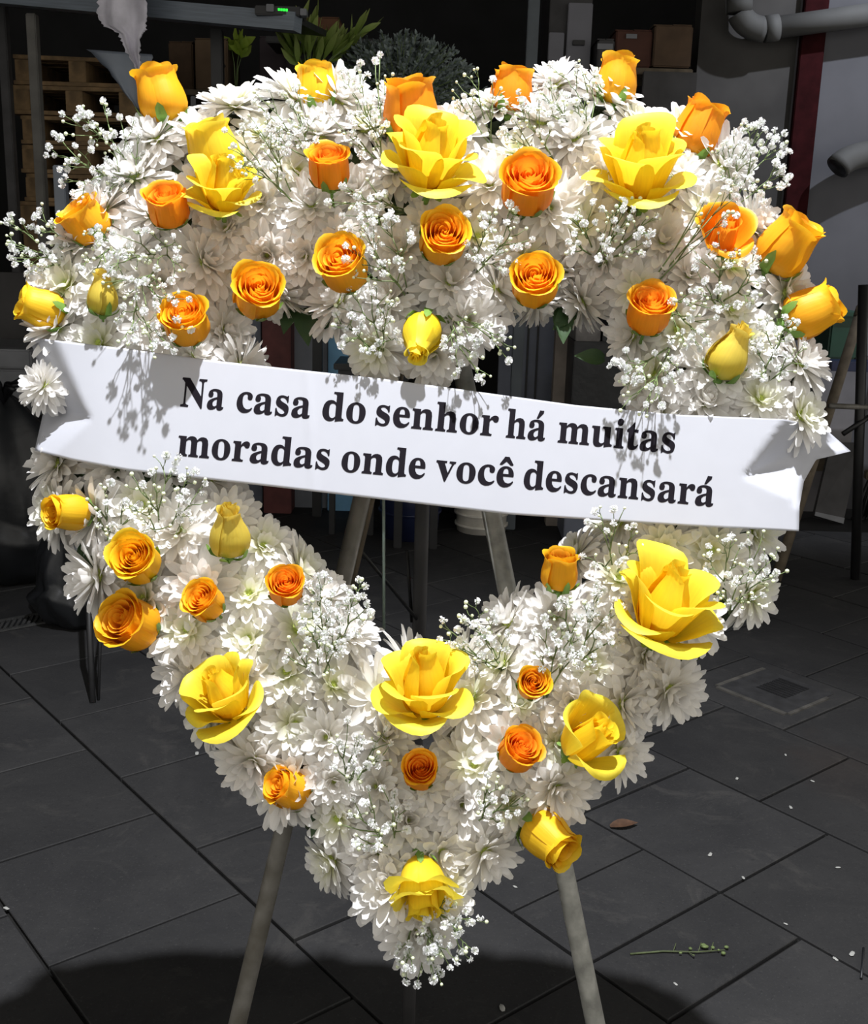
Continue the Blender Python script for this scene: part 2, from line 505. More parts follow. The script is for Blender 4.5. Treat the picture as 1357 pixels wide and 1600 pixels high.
def crown(px, py):
    """height above the wreath's plane and outward direction of the flower cushion at a pixel"""
    d, q = centre_line((px, py))
    s = min(1.0, d / hw_at(px, py))
    phi = math.asin(s) * 0.92
    lat = Vector((px - q[0], -(py - q[1]), 0))
    lat = (WR * lat.x + WU * lat.y).normalized() if lat.length > 1e-6 else Vector((0, 0, 0))
    return 0.062 * math.cos(phi), (WN * math.cos(phi) + lat * math.sin(phi)).normalized()
def BAN(px):     # the paper banner's top and bottom edge at a column of the picture
    top = [(40, 527), (200, 545), (330, 563), (600, 592), (900, 633), (1060, 648), (1230, 655), (1300, 662)]
    bot = [(40, 700), (110, 719), (200, 735), (440, 762), (800, 804), (1080, 822), (1250, 830), (1300, 832)]
    def ev(l):
        if px <= l[0][0]: return l[0][1]
        for a, b in zip(l, l[1:]):
            if px <= b[0]: return a[1] + (b[1] - a[1]) * (px - a[0]) / (b[0] - a[0])
        return l[-1][1]
    return ev(top), ev(bot)

# foam body: a D-shaped padded ring along the heart, with dark leaves tucked under the flowers
wreath = thing('heart_wreath_base', 'heart shaped green foam wreath base with dark leaves under the white flowers', 'wreath', on_wreath(650, 1400))
inv = wreath.matrix_world.inverted() if False else Matrix.Translation(-Vector(wreath.location))
def body(line, closed, rw):
    pts = []
    for a, b in zip(line, line[1:]):
        for i in range(4):
            pts.append((a[0] + (b[0] - a[0]) * i / 4, a[1] + (b[1] - a[1]) * i / 4))
    if not closed: pts.append(line[-1])
    n, m = len(pts), 12
    vs_, fs = [], []
    for i, p in enumerate(pts):
        a, b = (pts[(i - 1) % n], pts[(i + 1) % n]) if closed else (pts[max(0, i - 1)], pts[min(n - 1, i + 1)])
        t = Vector((b[0] - a[0], b[1] - a[1])).normalized()
        nx, ny = -t.y, t.x
        for k in range(m):
            an = 2 * PI * k / m
            r = rw * (0.95 + 0.1 * random.random())
            z = 0.050 * math.sin(an)
            z = z if z > 0 else z * 0.7
            vs_.append(on_wreath(p[0] + nx * r * math.cos(an), p[1] + ny * r * math.cos(an), z) - wreath.location)
    for i in range(n if closed else n - 1):
        j = (i + 1) % n
        for k in range(m):
            k2 = (k + 1) % m
            fs.append((i * m + k, i * m + k2, j * m + k2, j * m + k))
    if not closed:
        fs.append(tuple(range(m))); fs.append(tuple(range((n - 1) * m, n * m)))
    return vs_, fs
mb = MB()
mb.add(*body(CL[:-1], True, 105)); mb.add(*body(SPUR, False, 90)); mb.add(*body(TIP, False, 62))
mb.build('foam_ring', M['foam'], wreath)

def blade(length, width, curl=0.2, n=6, fold=0.25, tipw=0.05, shape=1.0):
    """a leaf-like strip along +X: vertices, faces, uvs"""
    vs_, fs, uv = [], [], []
    for i in range(n + 1):
        t = i / n
        w = width * max(tipw, math.sin(PI * (0.08 + 0.92 * t) ** shape)) if t < 1 else width * tipw
        x, z = length * t, length * curl * t * t
        for k in (-1, 0, 1):
            vs_.append(Vector((x, k * w / 2, z + abs(k) * fold * w)))
            uv.append(((k + 1) / 2, t))
    for i in range(n):
        for k in range(2):
            a = i * 3 + k
            fs.append((a, a + 3, a + 4, a + 1))
    return vs_, fs, uv
def frame_from(axis, ref=None):
    """rotation taking +Z to axis; +X lies along the wreath's right, so +Y runs up and back"""
    z = axis.normalized()
    x = ref or WR
    if abs(x.dot(z)) > 0.95: x = WU
    x = (x - z * x.dot(z)).normalized()
    return Matrix((x, z.cross(x), z)).transposed()
leaf_v, leaf_f, leaf_uv = blade(0.050, 0.027, -0.15, 6, 0.15, 0.04, 0.8)
leaf_o = mesh_obj('leaf', leaf_v, leaf_f, M['leaf'], wreath, True, leaf_uv)
leaf_mesh = leaf_o.data
LEAVES = [(455, 480, -100), (475, 482, -80), (500, 478, -60), (540, 470, -120), (880, 480, -90), (900, 478, -130), (510, 1255, -110), (535, 1275, -60),
          (690, 1295, -90), (945, 560, 180), (930, 1140, -70), (135, 845, -70), (1110, 845, 20), (470, 985, -70),
          (250, 560, -90), (905, 925, -50)]
for i, (x, y, a) in enumerate(LEAVES):
    d, n = crown(x, y)
    ang = math.radians(a)
    dirv = (WR * math.cos(ang) + WU * math.sin(ang) + WN * 0.35).normalized()
    zz = (WN - dirv * WN.dot(dirv)).normalized()
    R_ = Matrix((dirv, zz.cross(dirv), zz)).transposed()
    o = leaf_o if i == 0 else share('leaf', leaf_mesh, wreath)
    o.location = on_wreath(x, y, d * 0.75) - wreath.location
    o.rotation_euler = R_.to_euler()
    s = random.uniform(0.8, 1.15)
    o.scale = (s, s, s)

# outlines of the printed letters: advance width, points, triangles (thousandths of an em)
GLYPHS = {
    'N': (735,[600,-16,159,521,159,117,161,86,167,62,177,46,192,36,216,29,248,26,248,0,27,0,27,26,49,27,66,30,81,35,92,41,100,50,106,62,110,76,112,95,113,117,113,578,84,613,64,636,54,645,47,648,38,651,27,653,27,678,233,678,582,251,582,562,581,584,579,602,575,617,569,628,560,636,549,643,534,647,516,650,493,653,493,678,714,678,714,653,683,650,660,643,645,633,636,616,630,593,628,561,628,-16],[27,29,28,27,26,29,26,25,29,25,24,29,24,30,29,40,42,41,40,43,42,39,43,40,39,44,43,38,44,39,38,45,44,37,45,38,23,30,24,37,46,45,36,46,37,35,46,36,22,30,23,35,47,46,34,47,35,33,47,34,33,48,47,21,30,22,32,48,33,32,49,48,31,49,32,20,1,21,1,30,21,30,49,31,30,50,49,20,2,1,0,30,1,0,50,30,19,2,20,19,3,2,18,3,19,18,4,3,17,4,18,17,5,4,16,5,17,15,5,16,15,6,5,14,6,15,14,7,6,13,7,14,12,7,13,12,8,7,11,8,12,10,8,11,10,9,8]),
    'a': (512,[379,-15,337,-8,310,15,298,52,250,16,198,-6,142,-13,110,-10,82,0,60,17,43,39,33,65,30,94,37,135,59,172,95,203,146,230,213,257,296,283,296,359,294,385,288,405,278,421,264,431,244,438,220,440,184,436,162,426,155,408,157,402,161,394,169,382,177,369,181,356,183,344,181,327,174,313,164,301,149,291,133,286,115,284,96,286,80,292,67,303,57,316,51,333,49,352,52,375,60,395,73,415,92,432,114,446,141,458,171,467,205,472,241,474,305,470,356,457,392,435,416,404,431,363,436,313,436,93,436,78,437,66,439,59,442,55,447,52,453,51,460,52,468,56,477,62,490,41,456,10,419,-9,225,50,235,51,246,55,259,61,272,70,284,81,296,94,296,252,229,225,189,183,176,125,181,83,198,58],[54,56,55,53,56,54,53,57,56,52,57,53,51,57,52,51,58,57,50,25,51,25,58,51,50,26,25,24,58,25,23,58,24,50,27,26,23,59,58,49,27,50,22,59,23,49,28,27,21,59,22,48,28,49,48,29,28,20,59,21,20,60,59,48,30,29,47,30,48,47,31,30,19,60,20,47,32,31,46,32,47,46,33,32,19,61,60,18,61,19,46,34,33,45,34,46,45,35,34,44,35,45,44,36,35,43,36,44,18,62,61,43,37,36,42,37,43,42,38,37,41,38,42,41,39,38,40,39,41,17,82,18,82,62,18,16,82,17,16,83,82,81,62,82,15,83,16,15,84,83,14,84,15,14,85,84,13,85,14,12,85,13,12,86,85,11,86,12,80,62,81,80,63,62,11,87,86,79,63,80,79,64,63,78,64,79,78,65,64,10,87,11,70,72,71,77,65,78,77,66,65,10,75,87,69,72,70,76,66,77,76,3,66,3,67,66,68,72,69,76,4,3,2,67,3,2,68,67,75,4,76,2,72,68,10,4,75,2,73,72,9,4,10,8,4,9,8,5,4,1,73,2,1,74,73,7,5,8,7,6,5,0,74,1]),
    'c': (437,[232,-15,195,-12,161,-1,129,16,100,39,76,68,56,101,41,139,32,179,29,223,32,270,43,313,60,353,82,388,110,417,143,442,179,460,218,471,260,475,305,472,342,461,373,444,395,421,409,395,413,365,411,348,406,333,397,321,384,311,369,306,352,304,319,312,299,335,292,373,292,378,292,384,293,389,294,394,294,399,294,404,289,425,275,438,252,442,205,424,176,370,167,279,171,212,183,157,204,114,232,82,265,63,304,57,339,63,372,79,404,107,424,90,369,32,305,-3],[17,19,18,17,20,19,16,20,17,16,21,20,15,21,16,15,42,21,42,22,21,14,42,15,14,43,42,41,22,42,40,22,41,39,22,40,14,44,43,39,23,22,13,44,14,38,23,39,37,23,38,37,24,23,36,24,37,35,24,36,12,44,13,34,24,35,33,24,34,32,24,33,12,45,44,32,25,24,11,45,12,32,26,25,31,26,32,31,27,26,31,28,27,10,45,11,30,28,31,30,29,28,10,46,45,9,46,10,8,46,9,8,47,46,7,47,8,7,48,47,6,48,7,6,49,48,53,55,54,5,49,6,53,56,55,5,50,49,52,56,53,4,50,5,4,51,50,51,56,52,4,56,51,3,56,4,3,57,56,2,57,3,1,57,2,1,0,57]),
    's': (429,[225,-15,197,-12,165,-4,129,9,123,11,116,13,109,13,95,10,84,1,76,-13,53,-13,53,157,79,157,91,118,107,85,129,58,154,38,181,26,209,22,232,24,251,30,266,40,277,53,284,68,286,87,280,113,262,136,232,156,159,193,127,211,101,231,81,252,67,275,58,300,55,328,60,368,73,403,97,433,128,456,165,470,210,475,221,475,234,473,247,471,262,467,278,463,296,458,299,457,303,456,307,456,311,455,314,454,317,454,327,456,336,463,343,475,363,475,363,330,340,330,328,363,312,391,293,413,271,428,247,438,222,441,202,439,186,434,173,426,164,414,158,401,156,386,158,371,163,358,172,346,184,335,199,325,218,315,285,282,316,265,341,246,360,226,373,202,380,174,383,141,378,96,364,58,340,27,307,4,269,-10],[39,41,40,54,56,55,54,57,56,39,42,41,39,43,42,39,44,43,38,44,39,38,45,44,53,57,54,38,46,45,38,47,46,38,48,47,38,49,48,37,49,38,52,57,53,37,50,49,37,51,50,37,52,51,37,64,52,64,63,52,63,62,52,62,61,52,61,60,52,60,57,52,37,65,64,37,66,65,37,67,66,36,67,37,36,68,67,36,69,68,35,69,36,35,70,69,59,57,60,35,71,70,35,72,71,34,72,35,58,57,59,34,73,72,34,74,73,34,75,74,33,75,34,33,76,75,33,77,76,32,77,33,32,78,77,31,78,32,31,79,78,30,79,31,30,80,79,29,80,30,29,81,80,28,81,29,28,82,81,27,82,28,27,83,82,10,12,11,10,13,12,26,83,27,26,84,83,25,84,26,10,14,13,24,84,25,24,85,84,23,85,24,10,15,14,22,85,23,22,86,85,10,7,15,7,16,15,21,86,22,20,86,21,7,6,16,6,17,16,19,86,20,19,87,86,6,18,17,18,87,19,6,87,18,5,87,6,4,87,5,3,87,4,10,8,7,2,87,3,2,88,87,10,9,8,1,88,2,1,0,88]),
    'd': (551,[208,-15,175,-12,144,-1,116,16,90,38,69,66,52,99,39,136,32,176,29,219,32,268,40,313,54,354,72,389,94,419,121,443,151,460,183,470,217,474,261,468,299,449,332,417,332,597,330,616,325,630,316,641,303,648,285,652,262,654,262,678,475,678,475,112,476,90,479,73,484,61,492,52,506,45,526,41,526,16,469,13,404,2,332,-15,332,58,300,17,258,-7,255,42,270,44,285,51,301,62,314,76,325,93,332,113,332,360,327,376,319,390,307,402,292,411,276,416,259,418,231,413,209,398,194,372,183,335,177,287,175,228,177,171,183,124,193,87,208,62,229,47],[28,30,29,28,27,30,27,26,30,26,25,30,25,24,30,24,23,30,23,31,30,22,31,23,21,31,22,17,19,18,16,19,17,16,20,19,15,20,16,15,21,20,14,58,15,58,21,15,13,58,14,13,59,58,57,21,58,57,56,21,56,55,21,55,54,21,54,53,21,53,31,21,13,60,59,13,61,60,12,61,13,52,31,53,12,62,61,51,31,52,11,62,12,11,63,62,10,63,11,10,64,63,9,64,10,9,65,64,8,65,9,7,65,8,7,66,65,6,66,7,6,67,66,50,31,51,50,32,31,5,67,6,49,32,50,49,33,32,5,68,67,48,33,49,48,34,33,4,68,5,4,69,68,47,42,48,42,34,48,42,35,34,47,43,42,41,35,42,41,36,35,46,43,47,4,45,69,41,37,36,45,43,46,4,43,45,41,40,37,40,39,37,39,38,37,3,43,4,3,44,43,2,44,3,1,44,2,1,0,44]),
    'o': (501,[251,-15,209,-11,170,-1,135,17,103,41,77,70,56,105,40,143,31,185,28,229,31,275,40,317,56,356,77,390,103,419,135,443,170,460,208,470,250,474,292,471,330,460,365,443,396,420,422,391,444,357,459,318,469,276,472,229,469,183,459,141,444,102,422,68,396,39,366,16,331,-1,293,-12,251,17,276,22,296,35,311,58,316,74,321,95,324,121,325,152,327,188,327,229,325,307,319,365,309,403,295,426,275,440,251,445,225,440,205,426,191,403,182,365,176,307,174,230,174,189,176,153,178,122,181,95,186,74,191,58,206,35,226,22],[17,19,18,17,20,19,16,20,17,16,21,20,15,51,16,51,21,16,15,52,51,50,21,51,50,22,21,14,52,15,14,53,52,49,22,50,14,54,53,48,22,49,48,23,22,13,54,14,13,55,54,47,23,48,47,24,23,12,55,13,46,24,47,12,56,55,46,25,24,11,56,12,46,26,25,10,56,11,10,57,56,45,26,46,45,27,26,9,57,10,9,58,57,8,58,9,44,27,45,44,28,27,8,59,58,43,28,44,7,59,8,43,29,28,7,60,59,42,29,43,6,60,7,42,30,29,6,61,60,41,30,42,5,61,6,41,31,30,5,62,61,40,31,41,5,63,62,39,31,40,4,63,5,39,32,31,4,64,63,38,32,39,3,64,4,38,33,32,3,65,64,37,33,38,3,36,65,36,33,37,2,36,3,2,33,36,2,34,33,1,34,2,1,35,34,0,35,1]),
    'e': (448,[229,-15,192,-12,157,-1,126,16,98,39,74,67,55,102,41,142,32,186,29,234,32,279,41,320,56,358,76,391,101,420,130,443,162,460,197,471,234,474,287,468,333,449,371,417,399,374,415,321,421,258,421,247,174,247,189,145,230,83,297,63,335,70,370,92,402,128,424,108,370,40,305,-1,173,286,300,286,300,320,299,358,294,389,288,413,277,429,261,439,240,442,203,427,180,380,173,303],[17,19,18,16,19,17,16,20,19,15,20,16,15,44,20,44,43,20,43,21,20,14,44,15,14,45,44,42,21,43,41,21,42,14,46,45,13,46,14,41,22,21,40,22,41,12,46,13,39,22,40,12,47,46,39,23,22,38,23,39,11,47,12,38,24,23,10,47,11,37,24,38,10,36,47,10,37,36,10,24,37,9,26,10,26,24,10,26,25,24,9,27,26,8,27,9,7,27,8,7,28,27,6,28,7,31,33,32,31,34,33,5,28,6,30,34,31,5,29,28,29,34,30,4,29,5,4,34,29,4,35,34,3,35,4,2,35,3,2,0,35,1,0,2]),
    'n': (567,[27,0,27,24,44,26,58,31,67,38,73,49,77,64,78,83,78,377,77,396,74,411,68,423,59,431,46,436,28,438,28,462,220,462,220,398,260,440,308,466,362,474,434,456,478,403,492,315,492,83,493,64,496,49,502,39,511,31,524,26,541,24,541,0,301,0,301,24,308,24,331,31,345,50,350,83,350,323,349,348,346,368,341,384,333,395,320,402,302,404,272,398,245,380,220,350,220,83,221,64,224,49,230,39,238,31,251,26,268,24,268,0],[19,21,20,18,21,19,14,16,15,14,13,16,13,17,16,18,22,21,17,44,18,44,22,18,12,17,13,11,17,12,10,17,11,9,17,10,17,45,44,43,22,44,43,23,22,42,23,43,9,45,17,9,46,45,8,46,9,41,23,42,40,23,41,8,47,46,7,47,8,39,23,40,7,48,47,38,23,39,37,23,38,37,24,23,6,48,7,6,49,48,36,24,37,36,25,24,6,50,49,36,26,25,5,50,6,35,26,36,5,51,50,35,27,26,4,51,5,4,52,51,35,28,27,3,52,4,3,53,52,35,29,28,2,53,3,34,29,35,2,54,53,34,30,29,1,54,2,0,54,1,0,55,54,32,34,33,32,30,34,32,31,30]),
    'h': (567,[27,0,27,24,44,26,58,31,67,38,73,49,77,64,78,83,78,594,77,613,74,628,68,639,59,647,46,652,28,655,28,678,220,678,220,397,261,440,308,465,362,474,434,456,478,403,492,315,492,83,493,64,496,49,502,39,511,31,524,26,541,24,541,0,301,0,301,24,308,24,331,31,345,50,350,83,350,323,349,348,346,368,341,384,333,395,320,402,302,404,272,398,245,380,220,350,220,83,221,64,224,49,230,39,238,31,251,26,268,24,268,0],[14,16,15,14,13,16,13,12,16,12,11,16,11,17,16,10,17,11,9,17,10,8,17,9,7,17,8,19,21,20,18,21,19,18,22,21,17,44,18,44,22,18,17,45,44,43,22,44,43,23,22,42,23,43,17,46,45,7,47,17,47,46,17,41,23,42,40,23,41,39,23,40,7,48,47,38,23,39,37,23,38,37,24,23,6,48,7,6,49,48,36,24,37,36,25,24,6,50,49,36,26,25,5,50,6,35,26,36,5,51,50,35,27,26,4,51,5,4,52,51,35,28,27,3,52,4,3,53,52,35,29,28,2,53,3,34,29,35,2,54,53,34,30,29,1,54,2,0,54,1,0,55,54,32,34,33,32,30,34,32,31,30]),
    'r': (428,[27,0,27,24,45,26,58,31,68,38,73,48,77,63,78,83,78,375,77,397,74,414,69,425,61,431,48,435,30,437,31,462,217,462,217,375,235,405,256,429,279,449,302,463,325,471,347,474,373,472,394,464,410,453,422,437,429,418,431,396,429,378,423,362,414,349,401,339,386,333,369,331,353,332,340,337,331,344,322,352,315,362,308,372,301,380,292,385,281,387,267,384,254,375,241,360,230,339,224,315,222,286,222,83,224,63,228,48,237,38,249,31,269,26,294,24,294,0],[22,24,23,22,25,24,21,25,22,21,26,25,20,26,21,14,16,15,14,13,16,13,12,16,12,17,16,20,27,26,19,27,20,19,28,27,11,17,12,18,28,19,10,17,11,18,29,28,9,17,10,17,44,18,44,29,18,8,17,9,44,30,29,17,45,44,43,30,44,42,30,43,17,46,45,41,30,42,41,31,30,7,17,8,7,47,17,47,46,17,40,31,41,40,32,31,39,32,40,7,48,47,38,32,39,38,33,32,37,33,38,7,49,48,37,34,33,36,34,37,36,35,34,7,50,49,7,51,50,6,51,7,6,52,51,5,52,6,5,53,52,4,53,5,4,54,53,3,54,4,3,55,54,2,55,3,2,56,55,1,56,2,1,57,56,0,57,1,0,58,57]),
    'm': (825,[27,0,27,24,44,26,58,31,67,38,73,49,77,64,78,83,78,377,77,396,74,411,68,423,59,431,46,436,28,438,28,462,218,462,218,394,258,438,303,465,353,474,412,465,453,436,477,389,519,436,567,465,622,474,693,456,736,403,750,315,750,83,751,64,754,49,760,39,768,31,781,26,798,24,798,0,562,0,562,24,579,26,591,31,600,39,606,50,609,65,610,83,610,323,609,348,606,368,601,384,593,395,580,402,562,404,534,398,507,381,483,353,483,83,484,65,487,50,493,39,501,31,513,26,530,24,530,0,297,0,297,24,314,26,326,31,335,39,341,50,344,65,345,83,345,323,344,348,341,368,336,384,328,395,315,402,297,404,267,398,241,380,218,350,218,83,219,65,222,50,227,40,235,32,247,27,264,24,264,0],[19,21,20,25,27,26,18,21,19,24,27,25,18,22,21,14,16,15,14,13,16,13,17,16,24,28,27,17,22,18,23,52,24,52,28,24,17,78,22,78,23,22,12,17,13,11,17,12,10,17,11,9,17,10,17,79,78,77,23,78,23,53,52,51,28,52,51,29,28,50,29,51,76,23,77,23,54,53,17,80,79,8,17,9,49,29,50,75,23,76,8,80,17,75,54,23,48,29,49,74,54,75,74,55,54,8,81,80,7,81,8,47,29,48,73,55,74,73,56,55,7,82,81,46,29,47,72,56,73,71,56,72,45,29,46,45,30,29,6,82,7,6,83,82,70,56,71,70,57,56,44,30,45,44,31,30,6,84,83,69,57,70,69,58,57,43,31,44,43,32,31,5,84,6,5,85,84,68,58,69,42,32,43,68,59,58,42,33,32,4,85,5,4,86,85,67,59,68,67,60,59,41,33,42,41,34,33,3,86,4,3,87,86,67,61,60,66,61,67,40,34,41,40,35,34,2,87,3,2,88,87,65,61,66,65,62,61,39,35,40,39,36,35,1,88,2,0,88,1,0,89,88,64,62,65,64,63,62,38,36,39,38,37,36]),
    'u': (558,[195,-15,153,-11,121,3,97,26,81,57,71,96,68,144,68,369,67,390,64,407,59,421,50,430,36,436,17,438,17,462,211,462,211,110,213,94,217,80,225,69,235,60,248,55,263,53,292,58,318,73,340,98,340,369,339,392,335,409,329,422,319,430,303,436,282,438,282,462,482,462,482,104,483,84,487,68,493,58,503,51,517,46,536,44,536,19,478,15,412,4,340,-15,340,60,322,38,301,20,277,5,251,-6,224,-13],[13,15,14,13,12,15,12,11,15,11,10,15,10,16,15,32,34,33,32,31,34,31,30,34,30,29,34,29,28,34,28,35,34,9,16,10,27,35,28,8,16,9,26,35,27,7,16,8,6,16,7,25,35,26,5,16,6,5,17,16,25,36,35,24,36,25,4,17,5,4,18,17,24,37,36,4,19,18,23,37,24,4,20,19,23,46,37,46,38,37,23,47,46,45,38,46,4,21,20,22,47,23,45,39,38,3,21,4,3,22,21,3,47,22,45,40,39,45,41,40,45,44,41,44,43,41,43,42,41,3,48,47,2,48,3,2,49,48,2,50,49,1,50,2,1,51,50,0,51,1]),
    'i': (295,[27,0,27,24,45,26,58,31,68,38,73,48,77,63,78,83,78,375,77,397,74,413,70,424,61,431,48,435,30,437,31,462,221,462,221,83,222,64,225,50,230,39,238,32,251,27,268,24,268,0,150,539,130,541,112,549,97,561,85,576,77,594,75,614,77,634,85,652,97,668,112,680,130,688,150,690,170,688,188,680,204,668,215,652,223,634,225,614,223,594,215,576,203,561,187,549,170,541],[36,38,37,35,38,36,35,39,38,34,39,35,34,40,39,33,40,34,33,41,40,32,41,33,32,42,41,31,42,32,31,43,42,30,43,31,30,44,43,29,44,30,29,45,44,28,45,29,28,46,45,27,46,28,27,47,46,26,47,27,26,48,47,25,48,26,14,16,15,14,13,16,13,12,16,12,11,16,11,17,16,10,17,11,9,17,10,8,17,9,7,17,8,6,17,7,6,18,17,6,19,18,5,19,6,5,20,19,4,20,5,4,21,20,3,21,4,3,22,21,2,22,3,2,23,22,1,23,2,0,23,1,0,24,23]),
    't': (340,[184,-14,148,-11,119,-1,98,16,84,39,75,69,72,106,72,415,30,415,30,446,68,483,102,517,131,550,156,579,176,606,192,631,215,631,215,462,309,462,309,415,215,415,215,122,216,103,218,88,223,76,229,67,238,62,250,60,272,66,291,83,307,111,331,98,294,36,245,-2],[14,16,15,14,17,16,13,17,14,12,17,13,11,17,12,10,17,11,9,17,10,9,18,17,9,19,18,8,19,9,7,19,8,6,20,7,20,19,7,6,21,20,6,22,21,29,31,30,5,22,6,5,23,22,29,32,31,5,24,23,28,32,29,5,25,24,4,25,5,4,26,25,27,32,28,4,27,26,4,32,27,3,32,4,3,33,32,2,33,3,1,33,2,1,0,33]),
    'v': (456,[212,-15,57,369,49,389,41,405,33,419,24,428,12,435,-4,437,-4,462,244,462,244,438,232,438,210,435,196,426,192,411,192,407,193,403,194,399,275,182,351,376,355,389,358,398,359,405,353,423,334,434,303,438,303,462,454,462,454,439,437,434,424,426,414,415,405,401,396,383,387,362,238,-15],[7,9,8,7,11,9,11,10,9,25,27,26,25,28,27,25,29,28,7,12,11,24,29,25,6,12,7,6,13,12,5,13,6,23,29,24,23,30,29,4,13,5,4,14,13,23,31,30,22,31,23,3,14,4,22,32,31,3,15,14,3,16,15,2,16,3,21,32,22,2,17,16,21,33,32,2,18,17,20,33,21,1,18,2,19,33,20,19,34,33,18,34,19,0,18,1,18,35,34,0,35,18]),
}

# ------------------------------------------------------------------ roses
def petal_patch(prof, az, half, rng, lip=0.02, point=0.10, wave=0.015, spiral=0.0, round_=0.22, nu=8, nv=8, base_w=0.55, inner_shift=0.0):
    """a cupped petal swept about the flower's axis: prof is a list of (radius, height) from base to rim"""
    def P(t):
        x = t * (len(prof) - 1)
        i = min(int(x), len(prof) - 2)
        f = x - i
        p0, p1, p2, p3 = prof[max(0, i - 1)], prof[i], prof[i + 1], prof[min(len(prof) - 1, i + 2)]
        return tuple(0.5 * (2 * p1[k] + (p2[k] - p0[k]) * f + (2 * p0[k] - 5 * p1[k] + 4 * p2[k] - p3[k]) * f * f + (3 * p1[k] - p0[k] - 3 * p2[k] + p3[k]) * f ** 3) for k in (0, 1))
    vs_, fs, uv = [], [], []
    ph, ph2 = rng.uniform(0, 6), rng.uniform(0, 6)
    for i in range(nv + 1):
        t = i / nv
        wt = base_w + (1 - base_w) * min(1, t / 0.45)
        for k in range(nu + 1):
            a = 2 * k / nu - 1
            te = t * (1 - round_ * abs(a) ** 2.6) * (1 + point * 0.35 * max(0, 1 - abs(a) * 2.2) * t)
            te = min(te, 1.06)
            r, z = P(te)
            r += spiral * a * half + wave * math.sin(3.2 * a + ph) * t * t + lip * max(0, te - 0.8) / 0.2 * (0.6 + 0.4 * math.cos(4 * a + ph2))
            z += wave * 0.8 * math.sin(4.1 * a + ph2) * t * t - lip * 0.5 * max(0, te - 0.9) / 0.1
            th = az + half * a * wt
            vs_.append(Vector((r * math.cos(th), r * math.sin(th), z)))
            uv.append(((a + 1) / 2, min(1, te)))
    n = nu + 1
    for i in range(nv):
        for k in range(nu):
            fs.append((i * n + k, i * n + k + 1, (i + 1) * n + k + 1, (i + 1) * n + k))
    return vs_, fs, uv

